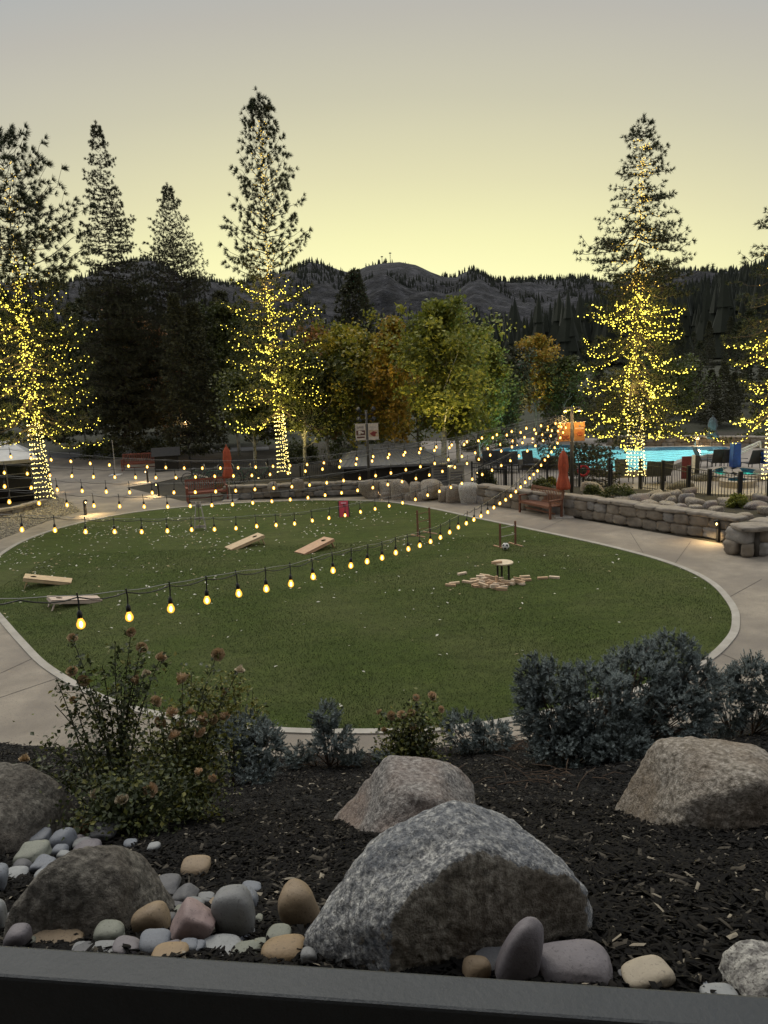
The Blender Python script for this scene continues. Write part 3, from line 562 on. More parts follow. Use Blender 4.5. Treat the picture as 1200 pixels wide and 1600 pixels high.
rock('boulder', 1078, 1116, 737, 752, gran_b, 'smooth dark boulder beside the hot tub', base=gp(1096, 752), depth=.8, sub=4, seed=305, amp=.06, sharp=5)
rock('boulder', 1128, 1158, 742, 752, gran_b, 'dark boulder between the two hot tub basins', base=gp(1140, 752), depth=.8, sub=4, seed=308, amp=.06, sharp=5)
rock('boulder', 1150, 1166, 744, 754, gran_b, 'small boulder on the rim of the hot tub', base=gp(1158, 754), depth=.8, sub=3, seed=309, amp=.06, sharp=5)
rock('boulder', 1176, 1210, 733, 745, gran_b, 'flat boulder behind the hot tub at the right edge', base=gp(1190, 746), depth=.8, sub=4, seed=311, amp=.06, sharp=5)
rock('boulder', 1040, 1086, 751, 764, gran_b, 'long flat boulder behind the fence', base=gp(1062, 766), depth=.8, sub=4, seed=313, amp=.06, sharp=5)
rock('boulder', 845, 880, 712, 730, gran_b, 'grey boulder at the near edge of the pool', base=gp(860, 734), depth=.8, sub=4, seed=316, amp=.08, sharp=6)
rock('boulder', 812, 846, 714, 730, gran_b, 'grey boulder at the pool edge beside the dark shrub', base=gp(828, 734), depth=.8, sub=4, seed=317, amp=.08, sharp=6)
# soil inside the raised bed
def bank(name, px, z, m):
    return sheet(name, [gp(u, v) for u, v in px], z, m, thick=z)
bank('planter_soil', [(765,786),(882,800),(960,812),(1040,824),(1100,833),(1136,838),(1200,846),(1400,850),(1400,800),(1100,785),(960,775),(880,772),(765,776)], .34, soil)
bank('planter_soil_back', [(356,776),(440,773),(520,770),(606,768),(606,758),(400,758)], .3, soil)

# unseen wall and roof slab, added behind and above the camera to block light
lw_ = mat('light_blocker_brown', col=(.16,.13,.10), rough=.8)
MB().box((0, -3.6, 8.0), (26, .3, 8.6)).box((0, -1.9, 12.2), (27, 3.6, .25)).obj('light_blocking_wall', lw_, kind='structure')

# ================================================================== TREES
bark = mat('bark_dark', col=(.045,.034,.025), var=.4, scale=12, bump=.02, bscale=25, rough=.95)
barkr = mat('bark_red', col=(.085,.052,.034), var=.4, scale=10, bump=.025, bscale=20, rough=.95)
barka = mat('bark_aspen', cols=[(.35,(.12,.11,.08)),(.5,(.34,.33,.27)),(.7,(.42,.40,.33))], scale=5, rough=.85)
ndl = mat('needles', cols=[(.3,(.020,.030,.010)),(.55,(.034,.046,.016)),(.8,(.055,.066,.022))], scale=1.3, rough=.75, trans=.12)
ndl2 = mat('needles_dry', col=(.075,.075,.028), var=.35, scale=2, rough=.8, trans=.12)
ndd = mat('needles_dark', cols=[(.3,(.032,.036,.016)),(.7,(.075,.074,.034))], scale=.9, rough=.85)
def needles(b, C, D, n, L, wd, spread=1.0, mi=0, rng=RNG):
    """tufts of thin needle blades: C centres, D main directions"""
    K = len(C); d = np.repeat(D, n, 0)+randu(K*n)*spread; d /= np.linalg.norm(d, axis=1)[:, None]; c = np.repeat(C, n, 0)
    s_ = np.cross(d, randu(K*n)); s_ /= np.linalg.norm(s_, axis=1)[:, None]; l = L*rng.uniform(.6, 1.15, K*n)[:, None]
    V = np.stack([c-s_*wd/2, c+s_*wd/2, c+d*l*.6+s_*wd*.45, c+d*l], 1); V[:, 2] = c+d*l*.62+s_*wd*.5; V = V.reshape(-1, 3)
    k = np.arange(K*n)*4; b.add(V, np.stack([k, k+1, k+2, k+3], 1), mi if np.isscalar(mi) else np.repeat(mi, n))
def conifer(H, prof, tr, seed, whorl=.42, per=6, L=.22, wd=.035, nper=9, droop=.25, up=.25, start=.18, twig=.5, step=.26, sparse=0.0, dry=.2, spread=1.0, lean=0.0, gap=0.0):
    """returns trunk MB, crown MB and the branch lines"""
    r_ = np.random.default_rng(seed); tz = np.array([p[0] for p in prof]); tv = np.array([p[1] for p in prof]); o = np.argsort(tz); tz, tv = tz[o], tv[o]
    wob = lambda z: np.array([math.sin(z*.35+seed)*.06+lean*(z/H)**1.5*H, math.cos(z*.3+seed*2)*.06, z])
    zs = np.linspace(-.2, H, 26); T = MB(); T.tube([wob(z) for z in zs], [tr*(1-.93*(max(z, 0)/H))**.9*(1+.55*math.exp(-max(z, 0)/.45)) for z in zs], 12)
    Cn = MB(); lines = []; C, D = [], []; z = H*start
    while z < H*.985:
        t = z/H; Rm = np.interp(t, tz, tv); k = max(3, int(per*(.75+.5*r_.random()))); a0 = r_.uniform(0, 6.28)
        for q in range(k):
            if r_.random() < gap: continue
            a = a0+q*6.283/k+r_.uniform(-.35, .35); Lb = Rm*r_.uniform(.62, 1.12)*(1.12 if r_.random() < .1 else 1); zz = z+r_.uniform(-.5, .5)*whorl
            m = 6; s = np.linspace(0, 1, m+1); hd = np.array([math.cos(a), math.sin(a), 0.0]); rise_ = up*(2.15*t-.85)-droop*(1-t)*.9
            P = wob(zz)[None]+hd[None]*(s*Lb)[:, None]; P[:, 2] += Lb*(rise_*s*1.0-droop*.7*np.sin(s*math.pi*.9)*(1-t)+(.22 if droop < .5 else .06)*s**2.2*(1 if t < .8 else 1.6)); P[1:] += r_.normal(size=(m, 3))*.035*Lb
            Cn.tube(P, np.linspace(max(.012, tr*.16*(1-t)+.010), .006, m+1), 4, 1, cap=False); lines.append((t, P))
            ns = max(2, int(Lb/step)); side = np.array([-hd[1], hd[0], 0])
            for e in range(ns):
                u = .22+.80*(e+r_.random())/ns; u = min(u, 1); p = np.array([np.interp(u, s, P[:, c]) for c in range(3)])
                if r_.random() < sparse: continue
                for sg in (-1, 1):
                    lt = twig*Lb*(1.05-u)*r_.uniform(.5, 1)+.10; dv = side*sg*.8+hd*.65+np.array([0, 0, r_.uniform(-.05, .35)]); dv /= np.linalg.norm(dv); nt_ = max(1, int(lt/(step*.9)))
                    for f in range(1, nt_+1): C.append(p+dv*lt*f/nt_+r_.normal(size=3)*.03); D.append(dv)
                    if lt > .3: Cn.tube([p, p+dv*lt], [.008, .004], 3, 1, cap=False)
            C.append(P[-1]); D.append(hd+np.array([0, 0, .4]))
        z += whorl*r_.uniform(.75, 1.3)*(.55+.6*(1-t))
    for k in range(5): C.append(wob(H*(.985+.015*k/4))); D.append(np.array([0, 0, 1.0]))
    C = np.array(C); D = np.array(D); needles(Cn, C, D, nper, L, wd, spread, (r_.random(len(C)) < dry).astype(int)*2, r_)
    return T, Cn, lines, wob
def place_tree(name, base, T, Cn, tm, cms, label, cat='tree', group=None):
    r = empty(name, base, 0, label, cat, group); T.obj('trunk', tm, r, smooth=True); Cn.obj('crown', cms, r); return r

# ---- fairy lights
warm = mat('fairy_bulb_warm', col=(.9,.7,.3), emit=(1.0,.78,.24), es=4.0); yel = mat('fairy_bulb_yellow', col=(.9,.8,.2), emit=(1.0,.82,.10), es=3.0); dim = mat('fairy_bulb_amber', col=(.9,.6,.2), emit=(1.0,.66,.10), es=1.5)
wire = mat('wire_black', col=(.015,.015,.014), rough=.5)
for m_ in (warm, yel, dim): m_.cycles.emission_sampling = 'NONE'
OCT_V = np.array([(1,0,0),(-1,0,0),(0,1,0),(0,-1,0),(0,0,1),(0,0,-1)], float); OCT_F = np.array([(0,2,4),(2,1,4),(1,3,4),(3,0,4),(2,0,5),(1,2,5),(3,1,5),(0,3,5)])
V1, F1 = ico(1)
def bulb_mesh(m, r, name): return MB().add(V1*r*np.array([1,1,1.25]), F1).mesh(name, m, smooth=True)
def fairy(base, H, tr, lines, wob, tlo, thi, label, seed, r=.026, dens=.15, upd=.5, colm=(warm, yel), split=1.0, trunk_top=None, wrap=.20):
    r_ = np.random.default_rng(seed); P, K = [], []; rt = lambda z: tr*(1-.93*(z/H))**.9*(1+.55*math.exp(-z/.45))+.02
    z = .55; a = 0.0; wl = []; zt = H*(trunk_top or tlo)
    while z < zt:
        R_ = rt(z)
        if len(wl) % 1 == 0: wl.append(wob(z)+np.array([math.cos(a)*R_, math.sin(a)*R_, 0]))
        a += .42; z += wrap*.42/6.283
        if r_.random() < .92: P.append(wl[-1]+r_.normal(size=3)*.012+np.array([math.cos(a), math.sin(a), 0])*.015); K.append(0)
    for t, L_ in lines:                                 # lower, densely lit boughs
        seg = np.r_[0, np.cumsum(np.linalg.norm(np.diff(L_, axis=0), axis=1))]
        if t < thi:
            if r_.random() < .22: continue
            hd_ = L_[-1]-L_[0]; sd_ = np.array([-hd_[1], hd_[0], 0]); sd_ /= np.linalg.norm(sd_)+1e-9
            for sg_ in (0, r_.choice((-1, 1))*r_.uniform(.15, .4)):
                s = r_.uniform(0, .15)+(seg[-1]*.35 if sg_ else 0)
                while s < seg[-1]*1.02:
                    p = np.array([np.interp(s, seg, L_[:, c]) for c in range(3)]); f_ = s/seg[-1]; P.append(p+r_.normal(size=3)*(.04, .04, .04)+sd_*sg_*seg[-1]*(f_-.35)+np.array([0, 0, -.02-abs(sg_)*.35*f_])); K.append(1); s += dens*(1.25 if sg_ else 1)*r_.uniform(.5, 1.6)
        elif t < .93:
            s = 0.05
            while s < seg[-1]*.55:
                if r_.random() < upd: P.append(np.array([np.interp(s, seg, L_[:, c]) for c in range(3)])+r_.normal(size=3)*.03); K.append(2)
                s += dens*1.6*r_.uniform(.6, 1.5)
    z = zt
    while z < H*.9:
        a += 1.3; R_ = rt(z); 
        if r_.random() < (1 if z < H*thi else upd*1.2): P.append(wob(z)+np.array([math.cos(a)*R_, math.sin(a)*R_, 0])); K.append(2 if z > H*thi else 1)
        z += .045
    P = np.array(P); K = np.array(K); root = empty('fairy_lights', base, 0, label, 'string lights')
    bm_ = [bulb_mesh(colm[0], r, 'bulb'), bulb_mesh(colm[1], r, 'bulb'), bulb_mesh(dim, r*.9, 'bulb')]
    sc_ = -P[:, 1]-np.abs(P[:, 2]-3)*.3; order = np.argsort(-sc_); first = order[:100]; rest = order[100:]
    for q in first: link('bulb', bm_[K[q]], root, loc=P[q])
    b = MB(); n = len(rest); b.add((OCT_V[None]*r*r_.uniform(.65, 1.15, (n, 1, 1))+P[rest][:, None]).reshape(-1, 3), (OCT_F[None]+np.arange(n)[:, None, None]*6).reshape(-1, 3), np.repeat(K[rest], 8))
    b.obj('bulbs', [colm[0], colm[1], dim], root, kind='stuff', smooth=True); MB().tube(wl, .006, 4).obj('wire', wire, root)
    for t in (.20, .30, .40, .52):                           # the glow the small bulbs give together
        pl = bpy.data.lights.new('glow', 'POINT'); pl.energy = 110; pl.color = (1, .78, .25); pl.shadow_soft_size = .5; po = bpy.data.objects.new('glow', pl); COL.objects.link(po); po.parent = root; po.location = wob(H*t)+np.array([0, -.7, 0])
    return root
def lit(u, v, vt, tr, prof, label, flabel, seed, **k):
    base = gp(u, v); H = hz(vt, base, u); fk = k.pop('fk', {}); T, Cn, lines, wob = conifer(H, prof, tr, seed, **k)
    place_tree('pine_tree', base, T, Cn, barkr, [ndl, bark, ndl2], label); fairy(base, H, tr, lines, wob, k.get('start', .18), fk.pop('thi', .5), flabel, seed+1, **fk); return base, H
lit(72, 800, 205, .30, [(1,.1),(.92,1.1),(.85,1.9),(.77,2.6),(.68,3.1),(.61,3.0),(.5,2.6),(.34,2.7),(.25,2.9),(.2,2.6)], 'tall broad pine wrapped in fairy lights, at the left edge by the pavilion', 'fairy lights wound round the leftmost lit pine beside the pavilion', 3, whorl=.42, per=6, L=.24, wd=.019, nper=38, up=.55, droop=.30, start=.25, sparse=.22, step=.32, twig=.42, spread=.9, gap=.15, fk=dict(upd=.35, thi=.60, dens=.20))
lit(443, 757, 150, .25, [(1,.1),(.92,.65),(.84,1.05),(.755,1.35),(.67,1.7),(.59,1.95),(.54,1.9),(.47,2.15),(.39,2.4),(.26,2.5),(.18,2.6)], 'tall slender pine wrapped in fairy lights, behind the middle of the lawn', 'fairy lights wound round the slender lit pine behind the middle of the lawn', 8, whorl=.40, per=6, L=.21, wd=.018, nper=36, up=.75, droop=.15, start=.195, sparse=.22, step=.27, twig=.36, spread=.9, gap=.10, fk=dict(upd=.45, thi=.52, dens=.18))
lit(992, 765, 182, .33, [(1,.1),(.93,.6),(.87,.95),(.80,1.3),(.72,2.0),(.66,2.4),(.60,2.3),(.56,2.2),(.51,1.8),(.42,2.1),(.28,2.7),(.2,2.8)], 'tall layered fir wrapped in fairy lights, standing in front of the pool', 'dense yellow fairy lights on the fir in front of the pool', 15, whorl=.40, per=7, L=.16, wd=.018, nper=18, up=.12, droop=.75, start=.275, sparse=.15, step=.20, twig=.45, gap=.15, fk=dict(upd=.7, thi=.56, dens=.105, wrap=.15))
lit(1208, 772, 250, .33, [(1,.1),(.93,.6),(.80,1.1),(.72,1.9),(.66,2.1),(.56,1.9),(.51,1.8),(.42,1.8),(.30,2.0),(.2,1.6)], 'tall fir wrapped in fairy lights, cut by the right edge', 'yellow fairy lights on the fir at the right edge', 23, whorl=.48, per=6, L=.16, wd=.018, nper=16, up=.12, droop=.75, start=.30, sparse=.25, step=.24, gap=.15, fk=dict(upd=.6, thi=.56, dens=.13, wrap=.17))
# ---- dark conifers against the sky
def dark(u, v, vt, tr, prof, label, seed, **k):
    base = gp(u, v); H = hz(vt, base, u); T, Cn, _, _ = conifer(H, prof, tr, seed, **k); return place_tree('pine_tree', base, T, Cn, k.get('tm', bark), [ndd, bark, ndd], label)
dark(205, 722, 190, .34, [(1,.02),(.95,.35),(.9,.65),(.8,1.05),(.7,1.55),(.6,1.9),(.52,2.5),(.4,3.0),(.25,3.1),(.15,2.6)], 'tallest dark conifer on the left, its slim top against the sky', 41, whorl=.44, per=7, L=.17, wd=.024, nper=20, up=.1, droop=.25, start=.13, sparse=.12, step=.22, gap=.16)
dark(298, 714, 287, .38, [(1,.02),(.95,.35),(.9,.65),(.8,1.2),(.7,1.9),(.62,2.4),(.5,3.1),(.35,3.4),(.2,3.4),(.12,2.6)], 'shorter airy dark conifer beside the tallest one, thin branches against the sky', 47, whorl=.34, per=7, L=.17, wd=.022, nper=18, up=.35, droop=.15, start=.13, sparse=.2, step=.26, gap=.08)
dark(566, 694, 423, .3, [(1,.1),(.85,.9),(.7,1.4),(.5,1.8),(.3,2.2),(.1,2.2)], 'narrow dark spruce spire in front of the mountain, left of centre', 52, whorl=.36, per=7, L=.3, wd=.08, nper=9, up=.1, droop=.3, start=.08, step=.4)
# ---- conifers copied through the background
protos = []
for s_, (Hh, R_, kw) in enumerate([(14, 2.3, dict(whorl=.5, per=7, step=.45, L=.36, wd=.10, nper=8, start=.12)), (12, 2.7, dict(whorl=.55, per=7, step=.5, L=.38, wd=.11, nper=8, start=.2, sparse=.15)), (16, 2.5, dict(whorl=.55, per=7, step=.48, L=.36, wd=.10, nper=8, start=.1)), (11, 2.1, dict(whorl=.6, per=6, step=.5, L=.34, wd=.09, nper=7, start=.3, sparse=.3))]):
    T, Cn, _, _ = conifer(Hh, [(1,.15),(.85,R_*.35),(.6,R_*.7),(.4,R_*.95),(.2,R_),(.1,R_*.8)], .2, 60+s_, up=.1, droop=.3, dry=.3, **kw)
    protos.append((Hh, T.mesh('trunk', bark, True), Cn.mesh('crown', [ndd if s_ % 2 == 0 else ndl, bark, ndl2])))
def bgtree(k, loc, H, label, group, rz, wide=1.0):
    Hh, tm, cm = protos[k]; r = empty('conifer', loc, rz, label, 'tree', group); s = H/Hh; r.scale = (s*wide, s*wide, s); link('trunk', tm, r); link('crown', cm, r); return r
rr = np.random.default_rng(77)
def band(n, u0, u1, y0, y1, vf, label, group, ks=(0,1,2,3), wide=1.0):
    L_ = []
    for q in range(n):
        u = u0+(u1-u0)*(q+rr.random()*.8)/n; Y = rr.uniform(y0, y1); p = yp(u, 600, Y); p.z = float(rise(np.array(p.x), np.array(Y))) if 58 < Y < 199 else 0; H = yp(u, vf(u)+rr.uniform(-22, 26), Y).z-p.z
        if H > 3: L_.append((u, p, H))
    L_.sort(key=lambda a: a[0])
    for q, (u, p, H) in enumerate(L_): bgtree(int(rr.choice(ks)), p, H, label+', '+ORD[q]+' from left', group, rr.uniform(0, 6.28), wide*rr.uniform(.85, 1.2))
band(13, -60, 420, 47, 62, lambda u: np.interp(u, [-60,100,170,330,420],[470,480,470,455,500]), 'dark conifer in the thick stand behind the left lawn', 'dark conifers behind the left of the lawn', wide=1.1)
band(16, -120, 470, 64, 90, lambda u: np.interp(u, [-120,200,330,470],[490,480,480,540]), 'dark conifer, second row behind the left lawn', 'second row of dark conifers on the left')
band(22, 400, 900, 85, 125, lambda u: 590, 'distant dark conifer beyond the autumn trees', 'distant conifers beyond the autumn trees')
band(12, 880, 1300, 62, 78, lambda u: np.interp(u, [880,960,1100,1200],[560,540,520,495]), 'bare trunked pine on the rise beyond the pool', 'pines on the rise beyond the pool', ks=(3,1))
band(24, 850, 1350, 55, 66, lambda u: np.interp(u, [850,960,1100,1200],[600,585,570,560]), 'bushy dark conifer close behind the pool terrace', 'dark conifers close behind the pool terrace', ks=(0,2), wide=1.3)
band(16, 850, 1350, 82, 120, lambda u: np.interp(u, [850,960,1100,1200],[570,530,500,470]), 'dark conifer further back behind the pool', 'dark conifers far behind the pool')
for (u, v, vt, lb) in [(915, 752, 694, 'small dark cedar with flat boughs in front of the pool'), (942, 764, 728, 'little bushy conifer beside the fence, right of the small cedar'), (855, 735, 660, 'thin dark shrub tree at the near pool edge'), (795, 700, 640, 'small dark pine beyond the pool edge, left of the banner post')]:
    base = gp(u, v); H = hz(vt, base, u); wd_ = {915: .95, 942: .5, 855: .35, 795: .5}[u]
    T, Cn, _, _ = conifer(H, [(1,.3*wd_),(.8,1.2*wd_),(.6,1.7*wd_),(.3,1.6*wd_),(.1,.9*wd_)], .10, u, whorl=.22, per=6, L=.12, wd=.03, nper=9, up=.0, droop=.1, start=.25 if u == 915 else .08, step=.16)
    place_tree('cedar_tree', base, T, Cn, bark, [ndd, bark, ndd], lb)

# ---- autumn broadleaf trees
LEAF = {'olive': [(.20,.19,.020),(.29,.23,.024),(.14,.15,.018)], 'green': [(.17,.19,.028),(.25,.25,.034),(.12,.145,.022)], 'orange': [(.44,.26,.035),(.36,.25,.03),(.25,.20,.026)], 'rust': [(.32,.13,.04),(.24,.12,.032),(.15,.10,.026)],
        'dark': [(.065,.080,.018),(.095,.105,.024),(.048,.062,.014)], 'grey': [(.085,.085,.045),(.06,.065,.035),(.05,.05,.028)]}
def leafm(k, i): return mat(f'leaves_{k}_{i}', col=LEAF[k][i], var=.3, scale=.8, rough=.6, trans=.3)
def broadleaf(H, R_, seed, kind, n=7000, leaf=.16, t0=.22, tr=.10, top=1.0, shape=1.0):
    r_ = np.random.default_rng(seed); T = MB(); wob = lambda z: np.array([math.sin(z*.5+seed)*.10, math.cos(z*.4+seed)*.10, z]); zs = np.linspace(-.1, H*.97, 14)
    T.tube([wob(z) for z in zs], [tr*(1-.88*max(z, 0)/H)+.01 for z in zs], 8); Cn = MB(); C, S_ = [], []
    nb = int(20+H*2.4)
    for q in range(nb):
        t = t0+(1-t0)*((q+.5)/nb)**.9; w_ = (math.sin(math.pi*min(1, ((t-t0)/(1-t0))**.50*.90+.08))**.9); a = q*2.4+r_.uniform(-.4, .4); Lb = R_*w_*r_.uniform(.35, 1.30)+.15
        p0 = wob(H*t*.93); hd = np.array([math.cos(a), math.sin(a), 1.05+r_.uniform(-.2, .4)]); m = 5; P = p0[None]+hd[None]*np.linspace(0, Lb, m)[:, None]; P[1:] += r_.normal(size=(m-1, 3))*.06*Lb
        Cn.tube(P, np.linspace(.03*(1.2-t)+.006, .006, m), 4, 3, cap=False)
        for e in range(2, m):
            for _ in range(3): C.append(P[e]+r_.normal(size=3)*.20*Lb); S_.append(.16+.13*Lb)
    C = np.array(C); S_ = np.array(S_); k = r_.integers(0, len(C), n); pos = C[k]+r_.normal(size=(n, 3))*(S_[k]*.62)[:, None]*np.array([1, 1, .8]); cl = np.random.default_rng(seed+5).integers(0, 3, len(C)); mi = np.where(r_.random(n) < .65, cl[k], r_.integers(0, 3, n))
    leaf_quads(Cn, pos, r_.uniform(leaf*.6, leaf*1.25, n), up=1.3, mi=mi, asp=1.25); return T, Cn
def autumn(u, v, vt, hw, kind, label, seed, n=7000, t0=.14, leaf=.16, tr=.10, name='autumn_tree'):
    base = gp(u, v); H = hz(vt, base, u); R_ = hw*1.12*base.y/FPX; n = int(n*1.2); T, Cn = broadleaf(H, R_, seed, kind, n, leaf, t0, tr); return place_tree(name, base, T, Cn, barka, [leafm(kind, 0), leafm(kind, 1), leafm(kind, 2), barka], label)
autumn(560, 738, 510, 66, 'olive', 'bushy olive green tree behind the post with two pale banners', 1, 13000)
autumn(512, 726, 505, 44, 'rust', 'rust red autumn tree between the slender lit pine and the olive tree', 2, 7000)
autumn(622, 742, 495, 36, 'orange', 'narrow orange tipped tree right of the banner post, lit from below', 3, 7500, .2)
autumn(596, 722, 560, 52, 'olive', 'low olive yellow tree behind the orange tipped one', 4, 8000)
autumn(697, 752, 466, 60, 'green', 'tallest light green tree with a lit pale trunk, centre right', 5, 13000, .24, tr=.14)
autumn(748, 722, 512, 50, 'green', 'rounded green tree right of the tallest light green one', 6, 11000, .08)
autumn(652, 720, 548, 46, 'olive', 'olive tree filling the gap between the orange tipped and tallest green trees', 7, 8000)
autumn(714, 748, 590, 28, 'green', 'slim green twin tree beside the lit pale trunk', 8, 4500, .35)
autumn(838, 690, 520, 30, 'orange', 'small orange brown tree alone before the far hillside', 9, 5000, .24)
autumn(806, 694, 545, 30, 'grey', 'small greyish tree with a lit trunk left of the small orange brown one', 10, 4500, .26)
autumn(782, 700, 585, 32, 'dark', 'low dark green tree beyond the left end of the pool', 11, 5000)
autumn(478, 748, 560, 50, 'dark', 'dark green tree with a short lit trunk just right of the slender lit pine', 12, 10000, .26)
autumn(398, 742, 590, 40, 'dark', 'small dark tree with thin pale trunks left of the slender lit pine', 13, 5500, .3)
autumn(372, 712, 470, 52, 'dark', 'tall dark green tree between the airy conifer and the slender lit pine', 14, 10000)
autumn(135, 700, 520, 60, 'dark', 'dark broad tree behind the leftmost lit pine', 15, 9000)
autumn(540, 700, 560, 60, 'dark', 'dark green tree behind the banner post on its left', 16, 9000)
autumn(250, 705, 500, 55, 'rust', 'brownish tree showing between the two dark conifers', 17, 6000)
autumn(880, 690, 560, 34, 'dark', 'dark leafy tree behind the orange banners', 18, 6000)
autumn(1040, 680, 575, 46, 'dark', 'dark leafy tree right of the fir before the pool', 19, 6000)

# ---- wooded slopes far away: one mass of conifers
def cones(name, P, Hs, seed, m, label, wr=.17):
    r_ = np.random.default_rng(seed); n = len(P); k = 6; V, F = [], []; Vs = []
    for tier in range(3):
        zb = (.08+.27*tier); zt = min(1, zb+.48); rad = wr*(1-.27*tier); a = np.arange(k)*2*math.pi/k
        ring = np.stack([np.cos(a)*rad, np.sin(a)*rad, np.full(k, zb)], 1); Vs.append(np.r_[ring, [[0, 0, zt]]])
    U = np.concatenate(Vs); Fu = np.concatenate([[[t*7+q, t*7+(q+1) % k, t*7+k] for q in range(k)] for t in range(3)])
    jit = r_.uniform(.6, 1.35, (n, len(U), 1))*np.array([1, 1, 0])+np.array([0, 0, 1]); V = U[None]*jit*Hs[:, None, None]; V = V+P[:, None]
    MB().add(V.reshape(-1, 3), (Fu[None]+np.arange(n)[:, None, None]*len(U)).reshape(-1, 3)).obj(name, m, kind='stuff', label=label, cat='forest')
def groundz(x, y):
    r = np.hypot(x, y); a = np.arctan2(x, y); ia = np.interp(a, az_l, np.arange(len(az_l))); ir = np.interp(r, r_l, np.arange(len(r_l)))
    i0 = np.clip(ia.astype(int), 0, len(az_l)-2); j0 = np.clip(ir.astype(int), 0, len(r_l)-2); fa_ = ia-i0; fr = ir-j0
    return Zg[j0,i0]*(1-fr)*(1-fa_)+Zg[j0,i0+1]*(1-fr)*fa_+Zg[j0+1,i0]*fr*(1-fa_)+Zg[j0+1,i0+1]*fr*fa_
farm = mat('far_needles', cols=[(.3,(.010,.014,.009)),(.7,(.028,.032,.018))], scale=.05, rough=.95)
n = 9000; a = RNG.uniform(-.56, .60, n); r = 130+RNG.random(n)**.8*330; x, y = r*np.sin(a), r*np.cos(a); keep = (RNG.random(n) < np.where(a > .12, .95, .5)); x, y = x[keep], y[keep]
cones('hillside_forest', np.c_[x, y, groundz(x, y)], RNG.uniform(7, 14, len(x)), 5, farm, 'dark conifer forest covering the lower slopes')
n = 16000; a = RNG.uniform(-.56, .60, n); r = 480+RNG.random(n)*1010; x, y = r*np.sin(a), r*np.cos(a); q = np.array([mnoise.noise(Vector((x[i_]/120, y[i_]/160, 0))) for i_ in range(n)]); keep = q > .0; x, y = x[keep], y[keep]
cones('mountain_forest', np.c_[x, y, groundz(x, y)-1], RNG.uniform(5, 13, len(x)), 6, farm, 'scattered conifers on the mountain face')
n = 520; a = RNG.uniform(-.56, .58, n); r = RNG.uniform(1475, 1535, n); x, y = r*np.sin(a), r*np.cos(a); q = np.array([mnoise.noise(Vector((a_*14, 3, 0))) for a_ in a]); keep = q > -.1; x, y = x[keep], y[keep]
cones('ridge_forest', np.c_[x, y, groundz(x, y)-1], RNG.uniform(2, 9, len(x))*RNG.uniform(.3, 1, len(x)), 7, farm, 'tiny conifers along the mountain crest', .28)
for u, vt, lb in [(610, 394, 'taller lattice mast on the mountain crest'), (597, 400, 'shorter mast on the mountain crest')]:
    d = ray(u, 409); a_ = math.atan2(d[0], d[1]); x_, y_ = 1500*math.sin(a_), 1500*math.cos(a_); z_ = float(groundz(np.array([x_]), np.array([y_]))[0]); Hm = yp(u, vt, y_).z-z_
    r = empty('radio_mast', (x_, y_, z_), 0, lb, 'mast'); b = MB()
    for sx_ in (-1, 1):
        for sy_ in (-1, 1): b.bar((sx_*.9, sy_*.9, 0), (sx_*.4, sy_*.4, Hm), .3, .3)
    for k in range(6): b.bar((-.9, -.9, Hm*k/6), (.8, -.8, Hm*(k+1)/6), .2, .2); b.bar((.9, -.9, Hm*k/6), (-.8, -.8, Hm*(k+1)/6), .2, .2)
    b.obj('lattice', mat('mast_steel', col=(.10,.10,.10)), r); MB().box((0, 0, Hm*.92), (4.5, 1, 1.6)).obj('antenna', MATS['mast_steel'], r)

